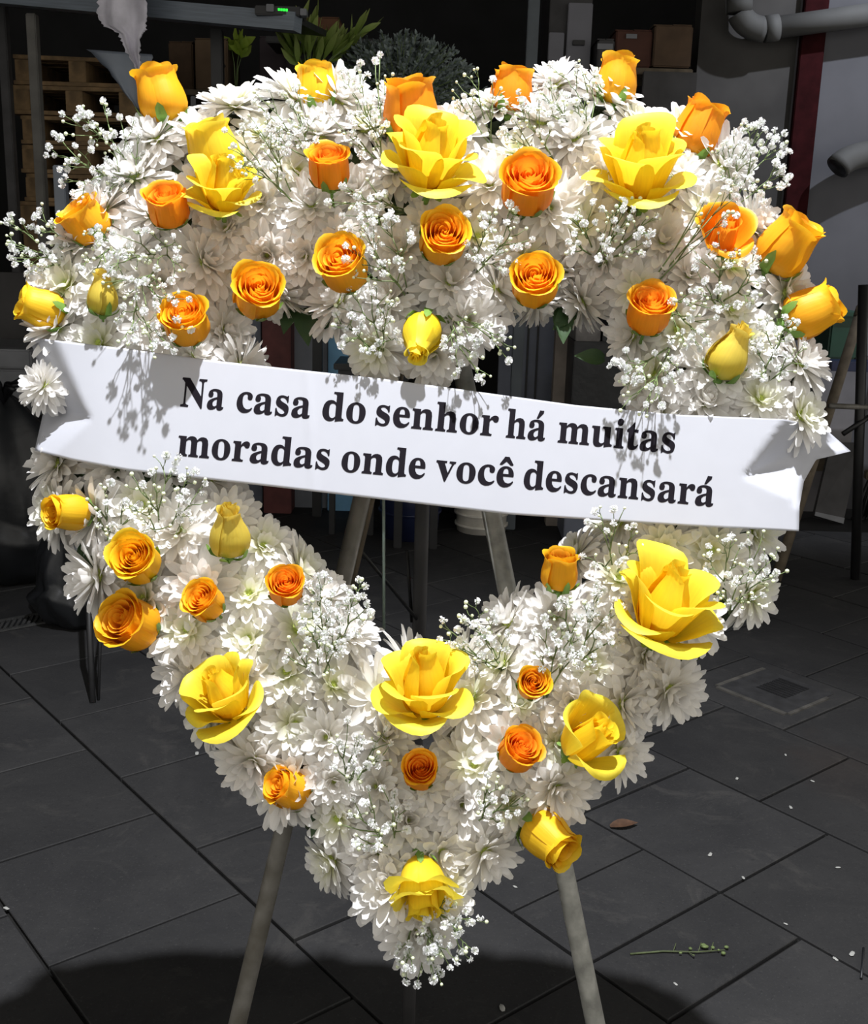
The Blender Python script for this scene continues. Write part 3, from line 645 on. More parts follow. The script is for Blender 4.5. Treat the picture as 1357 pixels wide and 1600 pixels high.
def rose_parts(kind, seed):
    """list of (part name, material slot, mesh data) for a rose of unit width"""
    rng = random.Random(seed)
    out = []
    def ring(n, r0, r1, z1, half, slot, lip, start, spiral=0.03, wave=0.012, belly=None, point=0.1, round_=0.22, zdrop=0.0, jit=0.12):
        for k in range(n):
            az = start + 2 * PI * k / n + rng.uniform(-jit, jit)
            rr = 1 + rng.uniform(-0.06, 0.06)
            zz = z1 + rng.uniform(-0.04, 0.03)
            b = belly if belly is not None else (r0 + r1) / 2 * 1.08
            prof = [(0.03, 0.0), (r0 * rr, zz * 0.16), (b * rr, zz * 0.48), (r1 * rr, zz * 0.84), (r1 * rr * (1 + lip * 1.2), zz - zdrop)]
            out.append(('petal', slot, petal_patch(prof, az, math.radians(half), rng, lip * 0.35, point, wave, spiral, round_)))
    if kind == 'rose':          # opened spray rose, its whorl showing
        ring(2, 0.05, 0.045, 0.70, 150, 'in', 0.00, 0.0, 0.02, 0.004)
        ring(3, 0.09, 0.095, 0.74, 85, 'in', 0.02, 0.6, 0.025, 0.006)
        ring(4, 0.15, 0.165, 0.76, 72, 'in', 0.05, 1.5, 0.03, 0.010)
        ring(4, 0.21, 0.24, 0.77, 66, 'in', 0.08, 0.2, 0.035, 0.012)
        ring(5, 0.28, 0.315, 0.79, 60, 'out', 0.09, 0.9, 0.03, 0.018)
        ring(5, 0.36, 0.385, 0.76, 58, 'out', 0.12, 0.1, 0.02, 0.026, belly=0.40, point=0.3)
    elif kind == 'cup':         # half open, taller than wide, seen from its side
        ring(2, 0.07, 0.05, 0.90, 150, 'in', 0.00, 0.0, 0.02, 0.004)
        ring(3, 0.14, 0.12, 0.94, 85, 'in', 0.03, 0.6, 0.025, 0.006)
        ring(4, 0.22, 0.20, 0.97, 70, 'in', 0.08, 1.5, 0.03, 0.012)
        ring(4, 0.31, 0.29, 1.00, 68, 'out', 0.06, 0.2, 0.03, 0.022, belly=0.35, point=0.2)
        ring(4, 0.37, 0.35, 0.95, 62, 'out', 0.10, 0.9, 0.02, 0.030, belly=0.42, point=0.3)
    elif kind == 'bud':         # long, closed
        ring(2, 0.14, 0.04, 1.46, 150, 'in', 0.00, 0.0, 0.02, 0.004, belly=0.16)
        ring(3, 0.28, 0.10, 1.45, 90, 'in', 0.02, 0.6, 0.03, 0.006, belly=0.30)
        ring(3, 0.37, 0.16, 1.42, 80, 'out', 0.05, 1.3, 0.04, 0.010, belly=0.40, point=0.25)
        ring(3, 0.42, 0.24, 1.32, 70, 'out', 0.12, 0.3, 0.03, 0.014, belly=0.46, point=0.3)
    elif kind == 'bell':        # hanging, petals flaring like a skirt
        ring(3, 0.14, 0.12, 1.02, 85, 'in', 0.03, 0.6, 0.025, 0.01)
        ring(4, 0.20, 0.22, 1.00, 66, 'in', 0.10, 1.5, 0.03, 0.02)
        ring(5, 0.22, 0.36, 0.84, 48, 'out', 0.28, 0.2, 0.02, 0.035, point=0.2)
        ring(4, 0.22, 0.42, 0.66, 46, 'out', 0.35, 0.9, 0.01, 0.045, point=0.2)
    elif kind == 'open':        # large garden rose: closed heart, wide petals thrown open in front
        ring(3, 0.12, 0.055, 0.70, 120, 'in', 0.02, 0.4, 0.03, 0.004, belly=0.14)
        ring(3, 0.16, 0.10, 0.67, 84, 'in', 0.05, 1.2, 0.035, 0.008, belly=0.19, point=0.2)
        for az, half, up in ((15, 66, 0.56), (95, 72, 0.66), (170, 64, 0.58), (-58, 56, 0.46), (-122, 56, 0.44)):
            az += rng.uniform(-14, 14)
            u = up * rng.uniform(0.90, 1.14)
            fl = 0.06 if az > 0 else 0.09
            prof = [(0.03, 0), (0.16, 0.07), (0.235, u * 0.45), (0.27 + fl * 0.6, u * 0.82), (0.30 + fl * 1.6, u)]
            out.append(('petal', 'out', petal_patch(prof, math.radians(az), math.radians(half), rng, 0.03, 0.3, 0.022, 0.035, 0.40, 14, 12)))
        for az, half in ((-92, 62), (-160, 58), (-20, 56), (140, 56), (48, 58)):
            az += rng.uniform(-12, 12)
            front = 0.5 - 0.5 * math.sin(math.radians(az))
            k = rng.uniform(0.92, 1.06)
            prof = [(0.03, 0.0), (0.17 * k, -0.01 + 0.05 * (1 - front)), ((0.34 - 0.05 * (1 - front)) * k, 0.06 + 0.22 * (1 - front)),
                    ((0.47 - 0.11 * (1 - front)) * k, 0.14 + 0.30 * (1 - front)), ((0.55 - 0.11 * (1 - front)) * k, 0.12 + 0.39 * (1 - front))]
            out.append(('petal', 'out', petal_patch(prof, math.radians(az), math.radians(half), rng, 0.035, 0.25, 0.032, 0.0, 0.36, 14, 12)))
    elif kind == 'loose':       # medium, half open, two or three broad petals falling away
        ring(3, 0.12, 0.07, 0.72, 110, 'in', 0.02, 0.4, 0.03, 0.006, belly=0.14)
        ring(4, 0.19, 0.18, 0.70, 70, 'in', 0.07, 1.2, 0.03, 0.012)
        for az, half in ((-80, 60), (160, 55), (40, 58), (100, 50)):
            az += rng.uniform(-15, 15)
            front = 0.5 - 0.5 * math.sin(math.radians(az))
            prof = [(0.03, 0.0), (0.22, 0.06), (0.36, 0.26 + 0.08 * (1 - front)), (0.43 + 0.06 * front, 0.44 + 0.12 * (1 - front)), (0.50 + 0.06 * front, 0.50 + 0.16 * (1 - front) - 0.1 * front)]
            out.append(('petal', 'out', petal_patch(prof, math.radians(az), math.radians(half), rng, 0.03, 0.25, 0.028, 0.0, 0.26, 12, 10)))
    # calyx and sepals
    mb = MB()
    mb.ball((0, 0, -0.03), 0.07 if kind == 'open' else 0.13, 10, 6, (1, 1, 0.8))
    sl = 0.12 if kind in ('open', 'loose') else 0.15 if kind == 'bud' else 0.4
    mb.tube([(0, 0, -0.05), (0.01, 0, -0.05 - sl * 0.4), (0.0, 0.02, -0.05 - sl)], 0.035, 6)
    out.append(('calyx', 'calyx', (mb.v, mb.f, None)))
    sc = {'bud': 1.25, 'open': 0.7}.get(kind, 1.0)
    rr = {'bud': 0.46, 'cup': 0.40, 'open': 0.20, 'bell': 0.26, 'loose': 0.16}.get(kind, 0.37)
    for k in range(5):
        az = 2 * PI * k / 5 + rng.uniform(-0.2, 0.2)
        lift = rng.uniform(0.18, 0.42) * sc if kind not in ('open', 'loose') else -0.06
        prof = [(0.05, -0.05), (rr * 0.55, 0.0), (rr * 1.02, 0.09 * sc if lift > 0 else -0.03), (rr * 1.12 + 0.03, lift)]
        v, f, uv = petal_patch(prof, az, 0.30, rng, 0.0, 0.9, 0.0, 0.0, 0.0, 2, 5)
        for i in range(6):       # taper to a point
            t = i / 5
            c = v[i * 3 + 1]
            for q in (0, 2):
                v[i * 3 + q] = c + (v[i * 3 + q] - c) * max(0.06, math.sin(PI * min(1, 0.2 + 0.8 * t)) ** 0.8)
        out.append(('sepal', 'sepal', (v, f, uv)))
    return out

ROSE_CACHE = {}
def rose_meshes(kind, variant, colour):
    key = (kind, variant, colour)
    if key not in ROSE_CACHE:
        res = []
        for name, slot, (v, f, uv) in rose_parts(kind, {'rose': 10, 'cup': 40, 'bud': 70, 'bell': 90, 'open': 110, 'loose': 150}[kind] + variant):
            m = bpy.data.meshes.new(name)
            m.from_pydata([tuple(p) for p in v], [], f)
            if uv:
                lay = m.uv_layers.new(name='UVMap')
                for l in m.loops:
                    lay.data[l.index].uv = uv[l.vertex_index]
            m.polygons.foreach_set('use_smooth', [True] * len(m.polygons))
            m.materials.append(M[f'{colour}_{slot}'] if slot in ('in', 'out') else M[slot])
            res.append((name, m))
        ROSE_CACHE[key] = res
    return ROSE_CACHE[key]

UNIT_W = {'rose': 0.92, 'cup': 0.84, 'bud': 0.88, 'bell': 0.98, 'open': 1.0, 'loose': 1.0}
UNIT_MID = {'rose': 0.42, 'cup': 0.48, 'bud': 0.66, 'bell': 0.5, 'open': 0.26, 'loose': 0.34}
# x, y, width in the photograph, kind, colour, facing (right, up, out), height above the wreath's plane, label, short name
ROSES = [
 (252, 153, 74, 'cup', 'golden', (-0.25, 0.95, 0.25), 0.055, 'golden rose seen from its side, standing up beside the torn grey film', 'golden rose beside the torn film'),
 (494, 138, 62, 'cup', 'amber', (-0.1, 0.95, 0.3), 0.055, 'small yellow rose upright on the crest, in front of the green lilies', 'yellow rose before the lilies'),
 (640, 174, 84, 'cup', 'orange', (-0.1, 0.85, 0.5), 0.085, 'orange rose tucked behind the big yellow rose at the heart notch', 'orange rose behind the notch rose'),
 (800, 143, 62, 'cup', 'orange', (0.1, 0.92, 0.35), 0.055, 'small orange rose upright behind thin bud sprays, right of the notch', 'orange rose right of the notch'),
 (963, 127, 64, 'cup', 'golden', (0.1, 0.95, 0.3), 0.055, 'golden rose with baby\'s breath across it, topmost of all roses', 'topmost golden rose'),
 (1092, 205, 76, 'cup', 'orange', (0.35, 0.85, 0.4), 0.055, 'orange rose leaning out beside the big upright cluster of baby\'s breath', 'orange rose at the right shoulder'),
 (134, 345, 78, 'rose', 'golden', (-0.5, 0.55, 0.6), 0.075, 'orange rose on the outer rim between two airy sprays of baby\'s breath', 'orange rose between two sprays'),
 (262, 322, 72, 'rose', 'orange', (-0.05, 0.55, 0.8), 0.11, 'orange rose just left of the low yellow rose of the left lobe', 'orange rose left of the low yellow rose'),
 (515, 262, 72, 'rose', 'orange', (-0.05, 0.6, 0.78), 0.115, 'orange rose alone among white petals left of the big notch rose', 'orange rose left of the notch rose'),
 (826, 290, 92, 'rose', 'orange', (0.0, 0.3, 0.95), 0.115, 'wide orange rose facing forward right of the big notch rose', 'wide orange rose right of the notch rose'),
 (692, 372, 84, 'rose', 'golden', (0.1, 0.12, 0.98), 0.12, 'golden rose with a dark spiral heart right below the big notch rose', 'spiral rose below the notch rose'),
 (536, 415, 86, 'rose', 'golden', (-0.2, 0.25, 0.94), 0.115, 'orange rose with white florets across it, above the hole\'s upper corner', 'floret-crossed orange rose'),
 (404, 458, 84, 'rose', 'golden', (0.2, 0.2, 0.95), 0.10, 'golden rose hanging at the edge of the hole\'s upper left corner', 'golden rose at the hole\'s upper left corner'),
 (289, 502, 78, 'rose', 'golden', (-0.05, 0.4, 0.9), 0.11, 'orange rose just above the banner\'s left part', 'orange rose above the banner\'s word Na'),
 (836, 440, 82, 'rose', 'golden', (-0.05, 0.2, 0.97), 0.115, 'golden rose at the hole\'s top edge, below the wide orange rose', 'golden rose at the hole\'s top edge'),
 (1015, 485, 78, 'rose', 'orange', (0.0, 0.45, 0.88), 0.10, 'orange rose beside the hole\'s upper right corner', 'orange rose at the hole\'s upper right corner'),
 (1132, 367, 92, 'loose', 'orange', (0.0, 0.4, 0.9), 0.11, 'loose orange rose with three florets on it below the right yellow rose', 'loose orange rose of the right lobe'),
 (1231, 385, 82, 'cup', 'golden', (0.45, 0.6, 0.6), 0.075, 'golden rose on a bare green stem at the right outer rim', 'golden rose on the bare stem'),
 (1266, 488, 74, 'cup', 'golden', (0.85, 0.35, 0.3), 0.06, 'golden rose facing sideways off the rim beside the folded easel', 'sideways golden rose at the right rim'),
 (68, 483, 62, 'cup', 'amber', (-0.85, 0.2, 0.4), 0.06, 'small yellow rose facing off the rim above the banner\'s torn left corner', 'yellow rose off the left rim'),
 (160, 460, 44, 'bud', 'pale', (0.05, 0.9, 0.45), 0.105, 'slim upright yellow bud half hidden in baby\'s breath near the left rim', 'slim yellow bud'),
 (1142, 553, 58, 'bud', 'pale', (0.3, 0.75, 0.5), 0.10, 'plump olive yellow bud just above the banner\'s right part', 'plump bud above the banner'),
 (659, 527, 58, 'bud', 'yellow', (-0.15, -0.8, 0.5), 0.10, 'long yellow bud hanging upside down over the middle of the hole', 'upside-down bud'),
 (107, 800, 58, 'cup', 'amber', (-0.6, -0.1, 0.75), 0.08, 'yellow rose facing the left rim just below the banner', 'yellow rose below the banner\'s left end'),
 (213, 876, 80, 'rose', 'amber', (-0.1, 0.25, 0.95), 0.11, 'round yellow rose with baby\'s breath hanging over it', 'round yellow rose of the left side'),
 (358, 832, 58, 'bud', 'pale', (0.05, 0.8, 0.6), 0.10, 'pale yellow bud opening upward by the hole, below the banner', 'pale bud by the hole'),
 (203, 973, 90, 'rose', 'golden', (-0.4, 0.25, 0.85), 0.085, 'big orange rose jutting over the left lower rim above the dark easel leg', 'big orange rose over the left rim'),
 (320, 940, 64, 'rose', 'golden', (-0.3, 0.35, 0.88), 0.11, 'small orange rose with green sepals between the round yellow and open yellow roses', 'small orange rose with sepals'),
 (447, 917, 62, 'rose', 'orange', (0.05, 0.4, 0.9), 0.105, 'orange rose at the hole\'s lower left edge', 'orange rose at the hole\'s lower left edge'),
 (876, 893, 56, 'cup', 'golden', (0.0, 0.85, 0.52), 0.10, 'small amber rose standing upright on a green stem at the hole\'s right edge', 'small upright amber rose'),
 (832, 1068, 54, 'rose', 'golden', (0.1, 0.25, 0.95), 0.11, 'narrow orange rose facing forward, right of the yellow rose at the hole\'s bottom', 'narrow orange rose'),
 (811, 1172, 68, 'rose', 'orange', (0.3, 0.5, 0.8), 0.11, 'orange rose just left of the pale yellow rose on the lower right side', 'orange rose left of the lower right yellow rose'),
 (657, 1205, 60, 'rose', 'orange', (0.0, 0.45, 0.9), 0.115, 'deep orange rose in the middle below the hole', 'deep orange rose in the middle'),
 (453, 1233, 60, 'cup', 'golden', (-0.6, 0.3, 0.7), 0.07, 'small golden rose facing left above the left easel leg', 'small golden rose above the left easel leg'),
 (856, 1308, 74, 'cup', 'amber', (0.6, -0.5, 0.6), 0.07, 'golden rose with a green sepal facing down above the right easel leg', 'golden rose above the right easel leg'),
 (660, 1383, 96, 'bell', 'yellow', (0.1, -0.85, 0.5), 0.09, 'yellow rose hanging like a bell near the heart\'s tip', 'bell-like yellow rose'),
 (334, 236, 78, 'cup', 'yellow', (-0.25, 0.8, 0.5), 0.09, 'upright yellow rose behind the low yellow rose of the left lobe, veiled by florets', 'upright yellow rose of the left lobe'),
 (348, 296, 122, 'open', 'yellow', (0.05, 0.72, 0.66), 0.11, 'low yellow rose with broad petals on the left lobe, beside an orange rose', 'low yellow rose of the left lobe'),
 (674, 252, 158, 'open', 'yellow', (0.12, 0.74, 0.64), 0.12, 'big open yellow rose at the notch in the middle of the top', 'big notch rose'),
 (1003, 268, 164, 'open', 'yellow', (-0.05, 0.74, 0.62), 0.115, 'biggest open yellow rose, on the right lobe', 'biggest yellow rose'),
 (1040, 950, 176, 'open', 'yellow', (0.2, 0.84, 0.48), 0.12, 'wide open yellow rose below the banner on the right side', 'wide yellow rose below the banner'),
 (662, 1075, 156, 'open', 'yellow', (-0.05, 0.86, 0.5), 0.12, 'open yellow rose dappled with shade under the hole', 'yellow rose under the hole'),
 (352, 1090, 130, 'open', 'yellow', (-0.4, 0.72, 0.56), 0.11, 'open yellow rose tilted left on the lower left side', 'tilted yellow rose of the lower left'),
 (920, 1156, 124, 'loose', 'yellow', (0.55, 0.5, 0.66), 0.11, 'half open pale yellow rose turned right on the lower right side', 'half open rose of the lower right'),
]
rng = random.Random(21)
variant = {}
for x, y, w, kind, colour, face, d, label, short in ROSES:
    ax = (WR * face[0] + WU * face[1] + WN * face[2]).normalized()
    p = on_wreath(x, y, d)
    s = metres(w, p) / UNIT_W[kind]
    k = variant[kind] = variant.get(kind, -1) + 1
    big = kind in ('open', 'loose')
    spin = 0.0 if big else rng.uniform(0, 2 * PI)
    R_ = frame_from(ax) @ Matrix.Rotation(spin + (rng.uniform(-0.3, 0.3) if big else 0), 3, 'Z')
    t = thing({'bud': 'rose_bud'}.get(kind, 'rose'), label, 'rose', p - ax * (UNIT_MID[kind] * s), None, R_.to_euler())
    t.scale = (s, s, s)
    for name, m in rose_meshes(kind, k if big else k % 4, colour):
        share(name, m, t)

# ------------------------------------------------------------------ chrysanthemums
def mum_layers(style, seed):
    rng = random.Random(seed)
    if style == 0:      # daisy-like, the green eye showing
        lay = [(17, -12, 1.0, -4), (17, 4, 0.98, -2), (16, 18, 0.90, 2), (13, 33, 0.72, 6), (10, 50, 0.44, 10)]
    elif style == 1:    # full dome
        lay = [(16, -24, 0.98, -16), (17, -6, 1.0, -8), (17, 11, 0.97, -2), (16, 28, 0.88, 4), (14, 46, 0.74, 12), (11, 65, 0.54, 22)]
    else:               # shaggy, reflexed
        lay = [(15, -38, 1.0, -18), (16, -18, 1.02, -10), (16, 2, 0.98, 0), (15, 22, 0.90, 10), (13, 42, 0.76, 16), (10, 62, 0.55, 24)]
    outer, inner = MB(), MB()
    ouv, iuv = [], []
    for li, (n, el, ln, curl) in enumerate(lay):
        for k in range(n):
            az = 2 * PI * (k + 0.5 * (li % 2)) / n + rng.uniform(-0.13, 0.13)
            e = math.radians(el + rng.uniform(-9, 9))
            c = math.radians(curl + rng.uniform(-10, 10))
            L = 0.0480 * ln * rng.uniform(0.86, 1.08)
            wd = 0.0145 * rng.uniform(0.85, 1.15) * (1 if li < 3 else 0.85)
            tw = rng.uniform(-0.35, 0.35)
            r0 = 0.005 * (1 - li / 9)
            vs_, fs, uv = [], [], []
            r, z = r0, 0.004 + 0.0022 * li
            NN = 6
            for i in range(NN + 1):
                t = i / NN
                wt = wd * (0.34, 0.52, 0.76, 0.94, 1.0, 0.90, 0.56)[i]
                a2 = e + c * t
                nrm = Vector((-math.sin(a2), 0, math.cos(a2)))
                for q in (-1, 0, 1):
                    off = Vector((0, q * wt / 2, 0)) * math.cos(tw * t)
                    p = Vector((r, 0, z)) + off + nrm * (abs(q) * wt * 0.22 + q * wt / 2 * math.sin(tw * t))
                    if i == NN and q == 0:
                        p += Vector((math.cos(a2), 0, math.sin(a2))) * 0.0024
                    vs_.append(Vector((p.x * math.cos(az) - p.y * math.sin(az), p.x * math.sin(az) + p.y * math.cos(az), p.z)))
                    uv.append(((q + 1) / 2, t))
                r += L / NN * math.cos(a2)
                z += L / NN * math.sin(a2)
            for i in range(NN):
                for q in range(2):
                    a = i * 3 + q
                    fs.append((a, a + 3, a + 4, a + 1))
            tgt, tuv = (outer, ouv) if li < len(lay) - 2 else (inner, iuv)
            tgt.add(vs_, fs)
            tuv += uv
    return (outer, ouv), (inner, iuv)
MUMS = []
for style in (0, 1, 2):
    for v in range(3):
        (o, ouv), (i_, iuv) = mum_layers(style, style * 10 + v)
        ms = []
        for name, mb, uv, m_ in (('outer_petals', o, ouv, M['mum']), ('inner_petals', i_, iuv, M['mum_inner'] if style == 0 else M['mum'])):
            m = bpy.data.meshes.new(name)
            m.from_pydata([tuple(p) for p in mb.v], [], mb.f)
            l_ = m.uv_layers.new(name='UVMap')
            for l in m.loops: l_.data[l.index].uv = uv[l.vertex_index]
            m.polygons.foreach_set('use_smooth', [True] * len(m.polygons))
            m.materials.append(m_)
            ms.append((name, m))
        e = MB()
        e.ball((0, 0, 0.010), 0.0085, 10, 6, (1, 1, 0.6))
        for q in range(26):
            a, rr = q * 2.4, 0.0016 * math.sqrt(q)
            e.ball((rr * math.cos(a), rr * math.sin(a), 0.0155 - rr * rr * 40), 0.0013, 5, 3)
        m = bpy.data.meshes.new('flower_eye')
        m.from_pydata([tuple(p) for p in e.v], [], e.f)
        m.materials.append(M['mum_eye'])
        ms.append(('flower_eye', m))
        MUMS.append((style, ms))

DIRS = ['right of', 'above and right of', 'above', 'above and left of', 'left of', 'below and left of', 'below', 'below and right of']
USED = set()
def place_label(template, x, y):
    """describe a flower by the nearest rose and the side of it that it is on"""
    near = sorted(ROSES, key=lambda r: math.hypot(r[0] - x, r[1] - y))
    for adj in ('', 'farther ', 'farther out '):
        for r in near[:5]:
            a = math.degrees(math.atan2(-(y - r[1]), x - r[0]))
            dr = DIRS[int(round(a / 45)) % 8]
            l = template.format(f'{adj}{dr} the {r[8]}')
            if l not in USED and len(l.split()) <= 16:
                USED.add(l)
                return l
    return template.format(f'near the {near[0][8]}')

rng = random.Random(99)
spots, tries = [], 0
while tries < 60000:
    tries += 1
    x, y = rng.uniform(20, 1310), rng.uniform(90, 1530)
    p = (x, y)
    if not inside(p, OUTER) or edge_dist(p, OUTER) < 36: continue
    if inside(p, HOLE) or edge_dist(p, HOLE) < 34: continue
    tb, bb = BAN(x)
    if tb + 8 < y < bb - 8 and x < 1262: continue
    if any((x - a) ** 2 + (y - b) ** 2 < 60 ** 2 for a, b in spots): continue
    if any((x - r[0]) ** 2 + (y - r[1]) ** 2 < (r[2] * 0.16) ** 2 for r in ROSES if r[3] == 'open'): continue
    spots.append(p)
spots += [(76, 606)]
for x, y in spots:
    d, n = crown(x, y)
    tb, bb = BAN(x)
    dz = 0.0
    if bb - 10 < y < bb + 70: dz = -0.026 * (1 - max(0, y - bb) / 70)          # tucked under the banner's lower edge
    if x < 100 and 590 < y < 660: d, n = 0.066, (WN * 0.75 - WR * 0.6).normalized()      # peeps round the banner's torn edge
    n = (n + Vector((rng.uniform(-0.32, 0.32), rng.uniform(-0.32, 0.32), rng.uniform(-0.32, 0.32))) + WU * 0.12).normalized()
    style = rng.choice((0, 0, 1, 1, 2))
    _, ms = MUMS[style * 3 + rng.randrange(3)]
    R_ = frame_from(n) @ Matrix.Rotation(rng.uniform(0, 2 * PI), 3, 'Z')
    p = on_wreath(x, y, max(0.012, d + dz - 0.012))
    s = rng.uniform(0.88, 1.12) if (x, y) != (76, 606) else 0.72
    t = thing('chrysanthemum', place_label('white chrysanthemum {}', x, y), 'chrysanthemum', p, 'white chrysanthemums of the heart wreath', R_.to_euler())
    t.scale = (s, s, s)
    for name, m in ms:
        o = share(name, m, t)
        if name != 'flower_eye': o['kind'] = 'stuff'

# ------------------------------------------------------------------ baby's breath
def floret_mesh(seed):
    rng = random.Random(seed)
    mb, uvs = MB(), []
    for k in range(20):
        el = math.asin(1 - 2 * (k + 0.5) / 26)
        az = k * 2.4
        d = Vector((math.cos(el) * math.cos(az), math.cos(el) * math.sin(az), math.sin(el)))
        d = (d + Vector((rng.uniform(-.25, .25), rng.uniform(-.25, .25), rng.uniform(-.25, .25)))).normalized()
        R_ = frame_from(d, Vector((1, 0.2, 0.1)).normalized())
        w, L = rng.uniform(0.55, 0.85), rng.uniform(0.8, 1.1)
        vv = [(0, 0, 0), (-w * .3, .1, L * .55), (w * .3, -.1, L * .55), (-w * .5, -.12, L * .9), (0, .22, L * 1.02), (w * .5, -.08, L * .92)]
        mb.add([R_ @ Vector(q) for q in vv], [(0, 2, 1), (1, 2, 4), (1, 4, 3), (2, 5, 4)])
        uvs += [(0.5, 0), (0.2, .5), (.8, .5), (0, 1), (.5, 1), (1, 1)]
    m = bpy.data.meshes.new('floret')
    m.from_pydata([tuple(p) for p in mb.v], [], mb.f)
    l_ = m.uv_layers.new(name='UVMap')
    for l in m.loops: l_.data[l.index].uv = uvs[l.vertex_index]
    m.materials.append(M['breath'])
    return m
FLORETS = [floret_mesh(i) for i in range(5)]
# base x, y -> cluster x, y, radius (pixels), florets, buds, lift of the cluster above the plane
SPRIGS = [
 (245, 300, 150, 235, 80, 58, 30, 0.075), (140, 420, 55, 375, 56, 30, 24, 0.07), (470, 330, 400, 235, 60, 18, 24, 0.135), (500, 270, 450, 190, 62, 26, 26, 0.11),
 (590, 230, 575, 125, 46, 12, 10, 0.07), (600, 260, 560, 195, 48, 18, 16, 0.12), (770, 230, 742, 140, 42, 5, 18, 0.085), (870, 260, 815, 190, 48, 12, 18, 0.11),
 (930, 260, 890, 145, 58, 26, 24, 0.085), (930, 420, 985, 350, 52, 18, 20, 0.15), (930, 400, 925, 365, 50, 16, 18, 0.135), (1140, 330, 1178, 252, 66, 62, 26, 0.085),
 (640, 470, 590, 385, 62, 26, 22, 0.135), (740, 430, 775, 370, 58, 28, 20, 0.13), (600, 560, 575, 495, 62, 26, 24, 0.115), (690, 480, 745, 545, 56, 22, 24, 0.115),
 (640, 330, 560, 325, 50, 14, 14, 0.125), (270, 400, 225, 415, 70, 18, 30, 0.125), (210, 430, 240, 495, 66, 24, 26, 0.135), (180, 380, 165, 395, 50, 14, 16, 0.115),
 (1120, 480, 1135, 432, 66, 26, 28, 0.12), (1050, 540, 1005, 590, 60, 24, 20, 0.125), (1200, 600, 1215, 545, 58, 26, 20, 0.09), (1040, 470, 1080, 500, 48, 16, 16, 0.12),
 (250, 850, 255, 775, 70, 20, 40, 0.115), (170, 850, 175, 800, 46, 10, 16, 0.105), (520, 1030, 520, 950, 62, 50, 18, 0.105), (790, 1050, 742, 995, 58, 30, 28, 0.10),
 (900, 1040, 915, 975, 66, 34, 20, 0.12), (960, 900, 960, 845, 58, 12, 12, 0.115), (1140, 960, 1160, 890, 66, 22, 44, 0.09), (540, 1240, 565, 1170, 56, 18, 18, 0.115),
 (620, 1330, 590, 1280, 56, 22, 16, 0.11), (740, 1290, 775, 1240, 52, 14, 16, 0.11), (665, 1410, 700, 1455, 58, 34, 18, 0.095), (650, 1420, 662, 1498, 46, 16, 14, 0.085),
 (500, 1060, 490, 1010, 50, 16, 14, 0.115), (850, 1100, 870, 1010, 46, 14, 14, 0.12), (1000, 470, 1120, 330, 40, 6, 8, 0.135),
]
rng = random.Random(5)
for bx, by, cx, cy, rad, nf, nb, lift in SPRIGS:
    db, nbv = crown(bx, by)
    base = on_wreath(bx, by, db * 0.9)
    t = thing('babys_breath_sprig', place_label('airy sprig of white baby\'s breath {}', cx, cy), 'flower sprig', base, 'baby\'s breath sprigs')
    def tip():
        while True:
            u, v = rng.uniform(-1, 1), rng.uniform(-1, 1)
            if u * u + v * v <= 1: break
        k = math.sqrt(1 - u * u - v * v)
        px, py = cx + u * rad, cy + v * rad
        return on_wreath(px, py, lift + 0.022 * k * rng.uniform(-0.4, 1.0)) - base
    tips, tries = [], 0
    while len(tips) < nf and tries < nf * 30:
        tries += 1
        q = tip()
        if all((q - o).length > 0.0085 for o in tips): tips.append(q)
    buds = [tip() * rng.uniform(0.9, 1.08) for _ in range(nb)]
    st = MB()
    def jig(k): return Vector((rng.uniform(-1, 1), rng.uniform(-1, 1), rng.uniform(-1, 1))) * k
    def branch(pts, a, r, level):
        """fork from a towards pts, two or three ways at a time"""
        if len(pts) <= 2 or level > 6:
            for q in pts: st.tube([a, (a + q) * 0.5 + jig(0.0018), q], [r, r * 0.9, 0.00042], 4)
            return
        n = 3 if len(pts) > 6 or level == 0 else 2
        seeds = [rng.choice(pts)]
        while len(seeds) < n: seeds.append(max(pts, key=lambda q: min((q - s).length for s in seeds)))
        for _ in range(3):
            groups = [[] for _ in seeds]
            for q in pts: groups[min(range(n), key=lambda i: (q - seeds[i]).length)].append(q)
            seeds = [sum(g, Vector()) / len(g) if g else seeds[i] for i, g in enumerate(groups)]
        for g, c in zip(groups, seeds):
            if not g: continue
            if len(g) == 1:
                branch(g, a, r, 9)
                continue
            nd = a.lerp(c, rng.uniform(0.42, 0.60)) + jig(0.002)
            st.tube([a, (a + nd) * 0.5 + jig(0.0015), nd], [r, r * 0.92, r * 0.82], 4)
            branch(g, nd, r * 0.8, level + 1)
    branch(tips + buds, Vector((0, 0, 0)), 0.0012, 0)
    st.build('stems', M['stem'], t)
    bm_ = MB()
    for q in buds: bm_.ball(q, rng.uniform(0.0017, 0.0028), 7, 5)
    tag(bm_.build('buds', M['bud'], t), kind='stuff')
    for q in tips:
        s = rng.uniform(0.0040, 0.0060)
        share('floret', rng.choice(FLORETS), t, q, (rng.uniform(0, 6), rng.uniform(0, 6), rng.uniform(0, 6)), (s, s, s))

